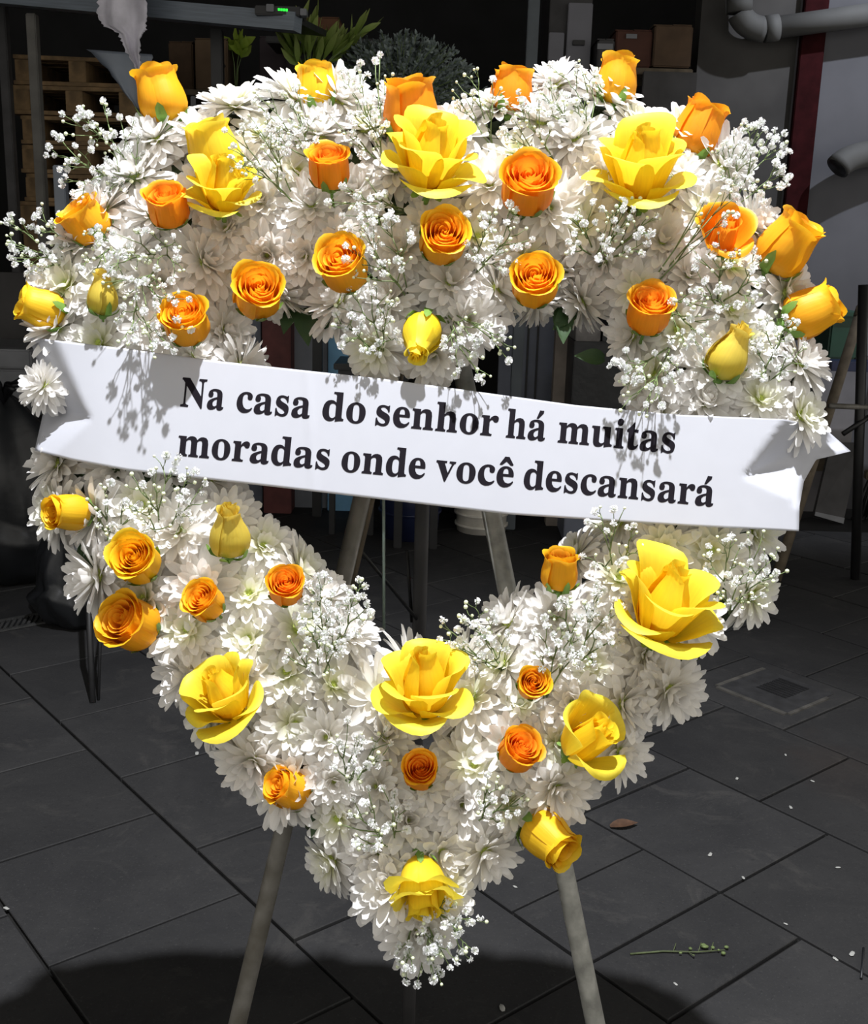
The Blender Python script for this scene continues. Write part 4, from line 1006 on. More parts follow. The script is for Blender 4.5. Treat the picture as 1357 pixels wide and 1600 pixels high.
# ------------------------------------------------------------------ paper banner with its printed text
def poly_at(pts, u):
    for (a, pa), (b, pb) in zip(pts, pts[1:]):
        if u <= b:
            f = (u - a) / (b - a)
            return Vector((pa[0] + (pb[0] - pa[0]) * f, pa[1] + (pb[1] - pa[1]) * f))
    return Vector(pts[-1][1])
B_TOP = [(0, (45, 527)), (.125, (200, 545)), (.23, (330, 563)), (.45, (600, 592)), (.69, (900, 633)), (.82, (1060, 648)), (.945, (1225, 655)), (.98, (1288, 668)), (1, (1330, 705))]
B_BOT = [(0, (54, 704)), (.05, (112, 719)), (.125, (200, 735)), (.325, (440, 762)), (.62, (800, 804)), (.86, (1080, 822)), (1, (1249, 830))]
B_LEFT = [(0, (45, 527)), (.3, (62, 575)), (.55, (76, 622)), (.66, (68, 643)), (1, (54, 704))]
B_RIGHT = [(0, (1330, 705)), (.28, (1276, 718)), (.5, (1257, 752)), (.7, (1250, 790)), (1, (1249, 830))]
def coons(u, v):
    t, b, l, r = poly_at(B_TOP, u), poly_at(B_BOT, u), poly_at(B_LEFT, v), poly_at(B_RIGHT, v)
    p00, p10, p01, p11 = (Vector(B_TOP[0][1]), Vector(B_TOP[-1][1]), Vector(B_BOT[0][1]), Vector(B_BOT[-1][1]))
    return t * (1 - v) + b * v + l * (1 - u) + r * u - (p00 * (1 - u) * (1 - v) + p10 * u * (1 - v) + p01 * (1 - u) * v + p11 * u * v)
def dent(px, py, apex, ang, up, down, amp):
    """a conical dent in the sheet: apex in pixels, direction of its valley, half angles, slope (metres per pixel)"""
    dx, dy = px - apex[0], apex[1] - py
    r = math.hypot(dx, dy)
    a = (math.degrees(math.atan2(dy, dx)) - ang + 180) % 360 - 180
    half = up if a > 0 else down
    k = max(0.0, 1 - abs(a) / half)
    k = k * k * (3 - 2 * k) * 0.5 + k * 0.5
    return -amp * r * k
def banner_d(px, py):
    d = 0.090 + 0.004 * math.sin((px - 100) / 1100 * PI)
    if px < 170: d -= 0.018 * ((170 - px) / 125) ** 2
    if px > 1190: d -= 0.022 * ((px - 1190) / 140) ** 2
    a1 = dent(px, py, (142, 654), 173, 50, 60, 0.00105)      # valley to the left edge
    a2 = dent(px, py, (1160, 746), 21, 34, 46, 0.00070)       # valley to the right edge
    d += a1 + a2
    d += 0.0012 * math.exp(-((px - 484 + (py - 650) * -0.06) / 5) ** 2)
    d += dent(px, py, (1236, 800), 62, 30, 30, 0.00030)
    return d
banner = thing('paper_banner', 'white paper strip banner printed with a black Portuguese sentence across the flower heart', 'banner', on_wreath(665, 690, 0.09))
vs_, fs, uvs = [], [], []
NU, NV = 190, 44
for j in range(NV + 1):
    for i in range(NU + 1):
        u = i / NU
        p = coons(u, j / NV)
        vs_.append(on_wreath(p.x, p.y, banner_d(p.x, p.y)) - banner.location)
for j in range(NV):
    for i in range(NU):
        a = j * (NU + 1) + i
        fs.append((a, a + NU + 1, a + NU + 2, a + 1))
sheet = mesh_obj('paper_sheet', vs_, fs, M['paper'], banner)
so = sheet.modifiers.new('thickness', 'SOLIDIFY'); so.thickness = 0.0004; so.offset = -1

def glyph(ch, x, y, sx, sy, rot, lift=0.0003):
    """flat print of one letter: its lower left corner at pixel (x, y)"""
    acc = {'á': 'a', 'ê': 'e'}.get(ch, ch)
    adv, v, f = GLYPHS[acc]
    pts = [(v[i] / 1000, v[i + 1] / 1000) for i in range(0, len(v), 2)]
    tris = [tuple(f[i:i + 3]) for i in range(0, len(f), 3)]
    k = len(pts)
    if ch == 'á':
        pts += [(.225, .52), (.275, .52), (.40, .66), (.40, .70), (.29, .70)]
        tris += [(k, k + 1, k + 2), (k, k + 2, k + 3), (k, k + 3, k + 4)]
    if ch == 'ê':
        pts += [(.075, .52), (.135, .52), (.235, .61), (.335, .52), (.395, .52), (.285, .70), (.185, .70)]
        tris += [(k, k + 1, k + 2), (k, k + 2, k + 6), (k + 2, k + 3, k + 4), (k + 2, k + 4, k + 5), (k + 2, k + 5, k + 6)]
    c, s = math.cos(rot), math.sin(rot)
    out = []
    for gx, gy in pts:
        X, Y = gx * sx, gy * sy
        px, py = x + X * c + Y * s, y + X * s - Y * c
        out.append(on_wreath(px, py, banner_d(px, py) + lift) - banner.location)
    return adv, out, tris
LINES = [((280, 634), (1055, 708), [('Na', 281, 349), ('casa', 368, 484), ('do', 502, 571), ('senhor', 584, 776), ('há', 790, 852), ('muitas', 871, 1056)]),
         ((276, 711), (1114, 791), [('moradas', 276, 516), ('onde', 532, 664), ('você', 681, 802), ('descansará', 817, 1115)])]
for (xa, ya), (xb, yb), words in LINES:
    rot = math.atan2(yb - ya, xb - xa)
    for word, x0, x1 in words:
        mb = MB()
        total = sum(GLYPHS[{'á': 'a', 'ê': 'e'}.get(ch, ch)][0] for ch in word) / 1000
        sx = (x1 - x0 + 2) / math.cos(rot) / total
        x = x0 - 1
        for ch in word:
            y = ya + (x - xa) * (yb - ya) / (xb - xa)
            for k, (ddx, ddy) in enumerate(((0, 0), (0.3, -0.9), (-0.3, 0.8))):      # a slightly heavier cut
                adv, pts, tris = glyph(ch, x + ddx, y + ddy, sx, 65.0, rot, 0.00025 + 0.00006 * k)
                mb.add(pts, tris)
            x += adv / 1000 * sx * math.cos(rot)
        mb.build('printed_word', M['ink'], banner, False)

# ------------------------------------------------------------------ easel that carries the wreath
apex = on_wreath(672, 330, -0.075)
easel = thing('tripod_easel', 'grey steel tripod easel standing behind and holding the flower heart', 'easel', (apex.x, 1.4, 0))
def rel(p, t): return Vector(p) - Vector(t.location)
fl, fr, rr = on_floor(256, 2107), on_floor(1029, 2107), on_floor(638, 1652)
for foot, m_, r in ((fl, 'steel', 0.0125), (fr, 'lit_steel', 0.0135), (rr, 'dark_grey', 0.0112)):  # right leg lit, left and rear shaded: painted by separate tones
    tube('leg', [rel(apex, easel), rel(foot + Vector((0, 0, 0.02)), easel)], r, M[m_], easel, 14)
    lathe('rubber_foot', [(0.0, 0.0), (0.02, 0.0), (0.019, 0.03), (0.014, 0.034), (0.014, 0.05)], M['black_metal'], easel, 14, rel(foot, easel))
tube('apex_bolt', [rel(apex + Vector((-0.04, 0, 0)), easel), rel(apex + Vector((0.04, 0, 0)), easel)], 0.012, M['black_metal'], easel)
def on_leg(foot, py):
    lo, hi = 0.0, 1.0
    for _ in range(40):
        k = (lo + hi) / 2
        p = apex.lerp(foot, k)
        v = p - CAM
        y = H / 2 - F * v.dot(CY) / v.dot(D0)
        lo, hi = (k, hi) if y < py else (lo, k)
    return apex.lerp(foot, lo)
tube('lit_edge_rod', [rel(on_leg(fl, 560) + Vector((0.012, 0.01, 0)), easel), rel(on_leg(fl, 1010) + Vector((0.012, 0.012, 0)), easel)], 0.0055, M['stick'], easel)  # added rod standing in for the left leg's lit edge
tube('stay_bar', [rel(on_leg(fl, 845), easel), rel(on_leg(rr, 972), easel)], 0.0028, M['black_metal'], easel, 6)
tube('stay_hook', [rel(on_leg(rr, 860) + Vector((-0.022, 0, 0)), easel), rel(on_leg(rr, 972) + Vector((-0.012, 0, 0)), easel)], 0.0028, M['black_metal'], easel, 6)
tube('crossbar', [rel(on_leg(fl, 660), easel), rel(on_leg(fr, 660), easel)], 0.008, M['steel'], easel)
pa, pb = on_wreath(597, 600, -0.05), on_wreath(600, 990, -0.05)
tube('tie_string', [rel(pa, easel), rel(pa.lerp(pb, 0.5) + Vector((0.001, 0, 0)), easel), rel(pb, easel)], 0.0022, mat('grey_green_string', (0.13, 0.17, 0.15), 0.6), easel, 6)

# ------------------------------------------------------------------ floor drains
def drain(name, label, a, b, width, bars, mat_frame, slant=0.0):
    a, b = Vector(a), Vector(b)
    t = thing(name, label, 'drain', (a.x, a.y, 0))
    ex = (b - a).normalized(); ey = Vector((-ex.y, ex.x, 0)); L = (b - a).length
    def slab(nm, x0, x1, y0, y1, z0, z1, m_, sl=0.0):
        c = [(x0, y0), (x1, y0), (x1 + sl, y1), (x0 + sl, y1)]
        v = [ex * x + ey * y + Vector((0, 0, z)) for z in (z0, z1) for x, y in c]
        return mesh_obj(nm, v, [(3, 2, 1, 0), (4, 5, 6, 7), (0, 1, 5, 4), (1, 2, 6, 5), (2, 3, 7, 6), (3, 0, 4, 7)], m_, t, False)
    slab('channel', 0, L, 0, width, 0.0015, 0.003, M['black_metal'])
    e = width * 0.12
    for y0 in (0, width - e): slab('rim', 0, L, y0, y0 + e, 0.002, 0.010, mat_frame)
    step = L / bars
    for i in range(bars):
        slab('bar', i * step, i * step + step * 0.55, e, width - e, 0.003, 0.009, mat_frame, slant)
    return t
iron = mat('dull_cast_iron', (0.055, 0.055, 0.055), 0.6, 0.3, 25, metal=0.2)
drain('trench_drain', 'slotted iron trench drain in the paving on the left below the black bags', on_floor(-80, 1004), on_floor(190, 953), 0.12, 30, iron, 0.05)
u0, v0 = tile_uv(on_floor(1205, 1090))
plate = thing('drain_plate', 'square dark drain cover with a pale worn edge set in the paving', 'drain', on_floor(1213, 1080))
def uvp(u, v): return tile_xy(u - TU0, v) - Vector(plate.location) + Vector((tc_ * TU0 * TS, ts_ * TU0 * TS, 0))
uc, vc = tile_uv(Vector(plate.location))
def pslab(nm, u0, u1, v0, v1, z0, z1, m_):
    c = [uvp(u0, v0), uvp(u1, v0), uvp(u1, v1), uvp(u0, v1)]
    v = [Vector((p.x, p.y, z)) for z in (z0, z1) for p in c]
    return mesh_obj(nm, v, [(3, 2, 1, 0), (4, 5, 6, 7), (0, 1, 5, 4), (1, 2, 6, 5), (2, 3, 7, 6), (3, 0, 4, 7)], m_, plate, False)
pslab('cover', uc - .30, uc + .30, vc - .30, vc + .30, -0.004, 0.0045, mat('dark_iron_cover', (0.028, 0.028, 0.030), 0.7, 0.3, 20))
worn = mat('pale_worn_mortar', (0.062, 0.058, 0.052), 0.9, 0.4, 20)
pslab('edging', uc - .34, uc - .30, vc - .30, vc + .30, -0.004, 0.006, worn)
pslab('edging', uc - .30, uc + .30, vc + .30, vc + .335, -0.004, 0.006, worn)
pslab('edging', uc - .30, uc + .20, vc - .33, vc - .30, -0.004, 0.006, worn)
for i in range(8):
    pslab('slot', uc - .08 + i * .04, uc - .055 + i * .04, vc - .14, vc + .12, 0.004, 0.0062, M['black_metal'])

# ------------------------------------------------------------------ bits on the paving
rng = random.Random(12)
SCRAPS = [(1110, 1336, 10, 'two-lobed white petal scrap on the tile inside the big diamond of joints'), (1162, 1372, 7, 'white crumb lying in the joint near the crossing of joints'),
          (1236, 1262, 8, 'yellowish white petal crumb on the paving at the far right'), (1152, 1217, 7, 'pale petal crumb beside the drain plate, nearest to it'), (1228, 1180, 6, 'tiny pale crumb right of the drain plate'),
          (1310, 1356, 7, 'round white crumb at the frame\'s right edge on the nearer tile'), (1306, 1499, 9, 'white petal bit lying across the lower right joint'), (1332, 1491, 12, 'curled white petal beside the dark twig'),
          (785, 1576, 14, 'fallen white petal on the paving right of the centre leg, closest to the viewer'), (1056, 1538, 7, 'white crumb below the fallen green sprig'), (1228, 1444, 6, 'white crumb near the joint above the fallen green sprig'),
          (805, 1386, 7, 'white crumb under the hanging golden rose'), (1270, 1221, 6, 'dim pale crumb at the right beyond the joints'), (308, 1178, 10, 'thin pale petal flake on the left paving'), (10, 1420, 9, 'white scrap in the joint at the left edge of the picture')]
for x, y, w, label in SCRAPS:
    p = on_floor(x, y)
    s = metres(w, p) * 0.36
    vs_, fs = [], []
    n = 9
    vs_.append(Vector((0, 0, s * 0.55)))
    for ring_, zz in ((0.6, 0.42), (1.0, 0.16)):
        for k in range(n):
            a = 2 * PI * k / n
            r = s * ring_ * (1.1 + 0.35 * math.cos(2 * a) + rng.uniform(-.15, .15))
            vs_.append(Vector((r * math.cos(a) * 1.25, r * math.sin(a), s * zz * rng.uniform(0.6, 1.2))))
    fs += [(0, 1 + k, 1 + (k + 1) % n) for k in range(n)]
    fs += [(1 + k, 1 + n + k, 1 + n + (k + 1) % n, 1 + (k + 1) % n) for k in range(n)]
    o = mesh_obj('petal_scrap', vs_, fs, M['scrap'])
    o.location = p + Vector((0, 0, 0.001))
    o.rotation_euler = (0, 0, rng.uniform(0, 6))
    tag(o, label, 'petal', 'petal scraps on the paving')
p0, p1 = on_floor(985, 1493), on_floor(1133, 1488)
t = thing('fallen_sprig', 'fallen green sprig with small buds lying on the paving at the right', 'sprig', p0)
st, lf = MB(), MB()
L = p1 - p0
st.tube([Vector((0, 0, .004)), L * .35 + Vector((0, .004, .005)), L * .7 + Vector((0, -.004, .006)), L + Vector((0, 0, .006))], [.0022, .002, .0018, .0012], 6)
for k in (.45, .6, .72, .85):
    st.tube([L * k + Vector((0, 0, .005)), L * (k + .05) + Vector((0, .022 * (1 if k != .6 else -1), .010))], .0012, 5)
st.build('stem', mat('dull_green_stem', (0.075, 0.095, 0.04), 0.7, 0.3, 60), t)
for k in (.5, .62, .66, .77, .8, .86, .93, .97, 1.0):
    lf.ball(L * k + Vector((rng.uniform(-.005, .005), rng.uniform(-.02, .02), .008)), rng.uniform(.002, .0065), 7, 5, (rng.uniform(.8, 1.8), 1, .7))
tag(lf.build('buds', mat('moss_green_bud', (0.13, 0.18, 0.06), 0.6, 0.3, 80), t), kind='stuff')
p = on_floor(972, 1294)
o = mesh_obj('dry_leaf', *[q if i < 2 else q for i, q in enumerate(blade(0.075, 0.035, 0.08, 6, 0.25, 0.05, 0.9)[:2])], M['dry_leaf'])
o.location = p + Vector((-.03, 0, .003)); o.rotation_euler = (0.1, 0, 0.2)
tag(o, 'dry brown leaf on the paving behind the right easel leg', 'leaf')
a, b = on_floor(1350, 1484), on_floor(1346, 1531)
o = tube('dark_twig', [a + Vector((0, 0, .004)), b + Vector((0, 0, .004))], .003, M['bin'], None, 6)
tag(o, 'short dark twig lying across a joint at the lower right edge', 'twig')

# ------------------------------------------------------------------ the yard behind
def fbox(name, px0, py0, px1, py1, y, depth, material, parent=None, bevel=0.004, to_floor=False, z0=None, z1=None):
    """a box whose front face stands at depth y and spans the given part of the view"""
    a, b = at_y((px0 + px1) / 2, py0, y), at_y((px0 + px1) / 2, py1, y)
    l, r = at_y(px0, (py0 + py1) / 2, y), at_y(px1, (py0 + py1) / 2, y)
    lo = Vector((l.x, y, 0.0 if to_floor else b.z)); hi = Vector((r.x, y + depth, a.z))
    if z0 is not None: lo.z = z0
    if z1 is not None: hi.z = z1
    o = Vector(parent.location) if parent else Vector()
    return box(name, lo - o, hi - o, material, parent, bevel)
def stick(name, pa, ya, pb, yb, r, material, parent=None, n=8):
    o = Vector(parent.location) if parent else Vector()
    return tube(name, [at_y(*pa, ya) - o, at_y(*pb, yb) - o], r, material, parent, n)

# rack with the blue-grey beam, upper left
rack = thing('storage_rack', 'tall storage rack with a blue grey front beam at the upper left', 'rack', at_y(240, 20, 5.0) * 1.0)
rack.location = (rack.location.x, 5.0, 0)
ro = Vector(rack.location)
pa, pb = at_y(-60, -12, 5.15), at_y(466, 36, 4.75)
bm = bmesh.new(); add_box(bm, (-0.5, -0.04, -0.5), (0.5, 0.04, 0.5))
ob = bm_obj('beam', bm, M['beam'], rack)
dv = pb - pa
ob.location = (pa + pb) / 2 - ro
ob.rotation_euler = (dv.to_track_quat('X', 'Z')).to_euler()
ob.scale = (dv.length, 1, 0.068)
bm = bmesh.new(); add_box(bm, (-0.5, 0.0, -0.012), (0.5, 0.3, 0.012))
od = bm_obj('deck', bm, M['bin'], rack)
od.location = (pa + pb) / 2 - ro + Vector((0, 0.06, 0.02)); od.rotation_euler = ob.rotation_euler; od.scale = (dv.length, 1, 1)
tp = at_y(48, 40, 5.1)
box('post', Vector((tp.x - .021, 5.10, 0)) - ro, Vector((tp.x + .021, 5.15, tp.z + 0.05)) - ro, mat('dull_grey_post', (0.13, 0.125, 0.115), 0.8, 0.2, 9), rack)
tp = at_y(6, 110, 5.4)
box('post', Vector((tp.x - .021, 5.40, 0)) - ro, Vector((tp.x + .021, 5.45, tp.z + 0.5)) - ro, M['dark_grey'], rack)
xp = at_y(335, 400, 5.05).x - ro.x
box('post', (xp, 0.05, 0), (xp + .05, 0.1, pb.z + .02), M['black_metal'], rack)

# display on the beam's end
y = 4.72
dsp = thing('price_display', 'small black electronic display with green digits on the beam end', 'display', at_y(436, 26, y))
fbox('housing', 398, 9, 470, 24, y, 0.2, M['black_metal'], dsp)
fbox('bracket', 416, 6, 428, 18, y - 0.012, 0.012, M['grey_plastic'], dsp, 0.002)
fbox('bracket', 469, 13, 479, 24, y - 0.012, 0.05, M['grey_plastic'], dsp, 0.002)
for i in range(4):
    x = 434.5 + i * 4
    fbox('digit', x, 12.8 + i * .3, x + 3, 16.6 + i * .3, y - 0.003, 0.003, M['led'], dsp, 0)

# torn film hanging from the beam
def sheet_strip(outline_l, outline_r, y, amp, name, material, nx=10, ny=26, seed=1, ragged=1.2):
    rng = random.Random(seed)
    vs_, fs = [], []
    ph = [rng.uniform(0, 6) for _ in range(4)]
    for j in range(ny + 1):
        v = j / ny
        l, r = poly_at(outline_l, v), poly_at(outline_r, v)
        for i in range(nx + 1):
            u = i / nx
            q = l.lerp(r, u)
            jx = rng.uniform(-ragged, ragged) if i in (0, nx) else 0
            vs_.append(at_y(q.x + jx * 1.5, q.y, y + amp * (math.sin(u * 9 + ph[0] + v * 3) + 0.5 * math.sin(u * 21 + ph[1]) + 0.4 * math.sin(v * 12 + ph[2] + u * 4))))
    for j in range(ny):
        for i in range(nx):
            a = j * (nx + 1) + i
            fs.append((a, a + nx + 1, a + nx + 2, a + 1))
    o = mesh_obj(name, vs_, fs, material)
    so = o.modifiers.new('thickness', 'SOLIDIFY'); so.thickness = 0.002
    return o
o = sheet_strip([(0, (155, -40)), (.25, (153, 20)), (.4, (158, 38)), (.55, (185, 52)), (.75, (196, 78)), (1, (218, 118))], [(0, (228, -40)), (.25, (231, 22)), (.4, (229, 46)), (.55, (220, 56)), (.75, (219, 85)), (1, (222, 122))], 4.72, 0.014, 'torn_film', M['film'], 12, 44, 1, 1.9)
tag(o, 'torn grey plastic film hanging in a ragged point from the beam', 'plastic film')
o = sheet_strip([(0, (136, 77)), (.35, (165, 105)), (.7, (190, 140)), (1, (215, 172))], [(0, (238, 85)), (.3, (238, 108)), (.32, (224, 110)), (.7, (223, 150)), (1, (222, 175))], 5.0, 0.006, 'plastic_sheet', M['sheet'], 8, 16, 4)
tag(o, 'blue grey plastic sheet hanging in a triangle behind the torn film', 'plastic film')

# pallets in a tall stack
px0, px1, yb = 18, 215, 5.56
xa, xb = at_y(px0, 170, yb).x, at_y(px1, 170, yb).x
ztop = at_y(100, 74, yb).z
npal = int(ztop / 0.132)
pal_meshes = {}
rng = random.Random(8)
def pm(key, lo, hi):
    if key not in pal_meshes:
        bm = bmesh.new(); add_box(bm, lo, hi, 0.002)
        m = bpy.data.meshes.new(key); bm.to_mesh(m); bm.free(); m.materials.append(M['wood'])
        pal_meshes[key] = m
    return pal_meshes[key]
wid, dep = xb - xa, 0.6
LEVEL = ['lowest', 'second', 'third', 'fourth', 'fifth', 'sixth', 'seventh', 'eighth', 'ninth', 'tenth', 'eleventh', 'twelfth', 'thirteenth', 'fourteenth', 'fifteenth', 'sixteenth', 'seventeenth', 'eighteenth', 'nineteenth', 'twentieth']
for i in range(npal):
    t = thing('wooden_pallet', f'weathered wooden pallet behind the grey post, {LEVEL[i]} from the ground in its stack' if i < npal - 1 else 'weathered wooden pallet on top of the stack behind the grey post', 'pallet',
              ((xa + xb) / 2 + rng.uniform(-.03, .03), yb + dep / 2 + rng.uniform(-.02, .02), i * 0.132), 'stacked wooden pallets', (0, 0, rng.uniform(-.05, .05)))
    for k in range(5):
        yy = -dep / 2 + k * (dep - .1) / 4
        share('top_board', pm('pallet_board', (-wid / 2, 0, 0), (wid / 2, .1, .018)), t, (rng.uniform(-.015, .015), yy, .112), (0, rng.uniform(-.012, .012), 0))
    for k in range(3):
        share('bearer', pm('pallet_bearer', (-.04, -dep / 2, 0), (.04, dep / 2, .092)), t, ((k - 1) * (wid / 2 - .05), 0, .019))
    for k in (0, 2):
        share('bottom_board', pm('pallet_foot', (-wid / 2, 0, 0), (wid / 2, .1, .018)), t, (0, -dep / 2 + k * (dep - .1) / 2, .0005))

# cartons on a plank shelf, left of centre
shelf = thing('plank_shelf', 'dark plank shelf carrying the brown cartons behind the left lobe', 'shelf', (at_y(310, 145, 5.9).x, 5.9, 0))
fbox('plank', 240, 141, 480, 150, 5.85, 0.45, M['stick'], shelf)
so_ = Vector(shelf.location)
for px in (245, 350):
    x = at_y(px, 150, 5.85).x - so_.x
    for yy in (0.0, 0.35):
        box('post', (x - .02, yy - .03, 0), (x + .02, yy + .01, at_y(px, 150, 5.85).z), M['black_metal'], shelf)
def carton(label, px0, py0, px1, py1, y, depth, material, name='cardboard_box', parent_z=None):
    b = at_y((px0 + px1) / 2, py1, y)
    t = thing(name, label, 'box', (b.x, y, b.z))
    fbox('body', px0, py0, px1, py1, y, depth, material, t, 0.006)
    m_ = (px0 + px1) / 2
    fbox('flap', px0, py0 - 1.5, m_ - .6, py0 + .2, y, depth, material, t, 0.001)
    fbox('flap', m_ + .6, py0 - 1.5, px1, py0 + .2, y, depth, material, t, 0.001)
    return t
cb = carton('pale brown cardboard carton with a hand hole on the plank shelf', 305, 61, 356, 141, 5.86, .35, mat('lighter_cardboard', (0.13, 0.085, 0.05), 0.9, 0.15, 10))
v, f = ball_data(10, 6)
c = at_y(344, 103, 5.858) - Vector(cb.location)
mesh_obj('hand_hole', [c + Vector((p[0] * .028, p[1] * .004, p[2] * .016)) for p in v], f, M['black_metal'], cb)
carton('dark brown carton left of the carton with the hand hole', 264, 66, 302, 141, 5.92, .35, M['card'])
carton('dull purple grey carton at the right end of the plank shelf', 406, 58, 446, 141, 5.9, .35, mat('purple_grey_carton', (0.055, 0.042, 0.048), 0.9, 0.2, 8))
o = fbox('paper_tag', 298, 150, 306, 172, 5.82, .004, M['grey_plastic']); tag(o, 'small grey paper tag hanging under the plank shelf', 'tag')

# plants on the centre counter
counter = thing('plant_counter', 'dark counter carrying the lilies and the grey green filler bush', 'counter', (at_y(610, 160, 5.2).x, 5.2, 0))
zc = at_y(610, 178, 5.1).z
co = Vector(counter.location)
x0, x1 = at_y(474, 178, 5.1).x - co.x, at_y(735, 178, 5.1).x - co.x
box('top', (x0, -.1, zc - .04), (x1, .6, zc), M['bin'], counter)
for x in (at_y(630, 400, 5.1).x - co.x, at_y(690, 400, 5.1).x - co.x):
    for yy in (0.0, .5):
        box('leg', (x - .02, yy - .02, 0), (x + .02, yy + .02, zc - .04), M['black_metal'], counter)
def vase(label, px, w, h, y, material, name='flower_bucket'):
    b = at_y(px, 178, y)
    t = thing(name, label, 'bucket', (b.x, y + w, zc))
    lathe('pail', [(0, 0), (w * .75, 0), (w, h), (w * 1.06, h), (w * 1.06, h - .012), (w * .98, h - .012), (w * .74, .012), (0, .012)], material, t, 20)
    return t
BK = [vase('dark bucket holding the grey green filler bush', 622, .16, .13, 5.2, M['bin']), vase('dark bucket holding the green lilies', 478, .085, .12, 5.15, M['bin'])]
rng = random.Random(31)
lv, lf_, luv = blade(0.05, 0.02, -0.1, 3, 0.2, 0.1)
lmb = MB(); lmb.add(lv, lf_)
def foliage(name, label, cat, base, tips, leaf_len, leaf_w, material, stem_m, per, curl=-0.2, spread=1.0, along=(0.35, 1.0)):
    t = thing(name, label, cat, base)
    st, lm, uvs = MB(), MB(), []
    for q in tips:
        q = Vector(q) - Vector(base)
        mid = Vector((q.x * .35, q.y * .35, q.z * .6))
        st.tube([Vector((q.x * .12, q.y * .12, 0.02)), mid, q], [.004, .003, .0015], 4)
        for i in range(per):
            k = along[0] + (along[1] - along[0]) * (i + rng.random()) / per
            p = mid.lerp(q, (k - .3) / .7) if k > .3 else mid * (k / .3)
            d = ((q - mid).normalized() * 0.8 + Vector((rng.uniform(-1, 1), rng.uniform(-1, 1), rng.uniform(-.6, .9))) * spread).normalized()
            R_ = frame_from(d, Vector((rng.uniform(-1, 1), rng.uniform(-1, 1), .1)).normalized()) @ Matrix.Rotation(-PI / 2, 3, 'Y')
            v, f, uv = blade(leaf_len * rng.uniform(.7, 1.2), leaf_w * rng.uniform(.8, 1.2), curl, 3, .2, .08)
            lm.add([p + R_ @ a for a in v], f); uvs += uv
    st.build('stems', M[stem_m], t)
    o = mesh_obj('leaves', lm.v, lm.f, M[material], t, True, uvs)
    o['kind'] = 'stuff'
    return t
bb = BK[0]
tips = []
for i in range(300):
    a, r = rng.uniform(0, 2 * PI), math.sqrt(rng.random())
    px, base_z = 622, zc
    x = bb.location.x + math.cos(a) * r * .43
    yv = bb.location.y + math.sin(a) * r * .30
    ztop_ = at_y(622, 46, 5.2).z - (r ** 2.4) * .27 + rng.uniform(-.03, .02)
    tips.append((x, yv, ztop_))
foliage('filler_bush', 'big round grey green bush of tiny filler foliage behind the notch', 'plant', (bb.location.x, bb.location.y, zc + .012), tips, .026, .013, 'filler', 'stem', 20, -.2, 1.1)
bb = BK[1]
tips = [(at_y(px, py, 5.15).x, bb.location.y + rng.uniform(-.05, .05), at_y(px, py, 5.15).z) for px, py in ((455, 52), (470, 48), (488, 46), (500, 62), (452, 70), (480, 60), (520, 55), (545, 52), (565, 46), (535, 62), (462, 85), (495, 80))]
foliage('green_lilies', 'yellow green lily buds and leaves in a bucket behind the left lobe', 'plant', (bb.location.x, bb.location.y, zc + .012), tips, .13, .035, 'lily', 'stem', 7, -.1, .45, (.5, 1.0))
b = at_y(368, 141, 5.88)
tips = [(at_y(px, py, 5.88).x, 5.9, at_y(px, py, 5.88).z) for px, py in ((360, 68), (374, 72), (378, 82))]
foliage('lime_foliage', 'small lime green leaf cluster beside the carton with the hand hole', 'plant', (b.x, 5.9, b.z), tips, .09, .05, 'lime', 'stem', 4, -.2, .7, (.75, 1.0))
o = carton('orange brown clay trough behind the lilies', 474, 28, 530, 60, 5.6, .2, M['terracotta'], 'clay_trough')
z = at_y(500, 60, 5.6).z
ledge = thing('plank_ledge', 'black ledge behind the lilies carrying the clay trough', 'ledge', (at_y(500, 60, 5.6).x, 5.6, 0))
box('board', (-.25, -.03, z - .03), (.35, .3, z), M['black_metal'], ledge)
box('leg', (-.05, .15, 0), (0, .2, z - .03), M['black_metal'], ledge)

# posts, cabinet and cartons behind the right lobe
def post(label, px, py, y, w, material, top=4.5, name='steel_post', cat='post', depth=None):
    p = at_y(px, py, y)
    o = box(name, (p.x - w / 2, y, 0), (p.x + w / 2, y + (depth or w), top), material)
    return tag(o, label, cat)
post('thin blue grey steel post rising right of the filler bush', 833, 50, 5.6, .055, mat('blue_grey_post_paint', (0.075, 0.09, 0.105), 0.5, 0.15, 8))
post('dark red steel post running down the pale right wall', 1266, 120, 6.25, .125, M['oxide'], depth=.045)
post('dark red steel post seen through the upper left of the hole', 432, 530, 5.8, .15, mat('lit_red_paint', (0.11, 0.03, 0.028), 0.7, 0.25, 12), 2.0)  # lighter red than the wall post: the light on it is in the colour
post('grey brown timber post seen through the upper right of the hole', 881, 560, 5.7, .09, mat('grey_brown_timber', (0.25, 0.215, 0.185), 0.8, 0.2, 9), 1.75, 'timber_post')
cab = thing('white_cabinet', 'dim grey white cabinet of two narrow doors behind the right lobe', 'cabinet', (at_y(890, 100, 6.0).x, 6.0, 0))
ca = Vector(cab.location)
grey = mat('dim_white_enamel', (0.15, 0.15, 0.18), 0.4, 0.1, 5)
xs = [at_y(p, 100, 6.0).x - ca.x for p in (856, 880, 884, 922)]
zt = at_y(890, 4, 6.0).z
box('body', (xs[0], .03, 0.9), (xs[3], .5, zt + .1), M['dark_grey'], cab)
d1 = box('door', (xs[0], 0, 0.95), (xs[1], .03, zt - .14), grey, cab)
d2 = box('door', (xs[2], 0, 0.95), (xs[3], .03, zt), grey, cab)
zh = at_y(895, 67, 6.0).z
box('handle', (xs[2] + .03, -.02, zh - .012), (xs[2] + .09, 0, zh + .012), M['black_metal'], d2, .002)
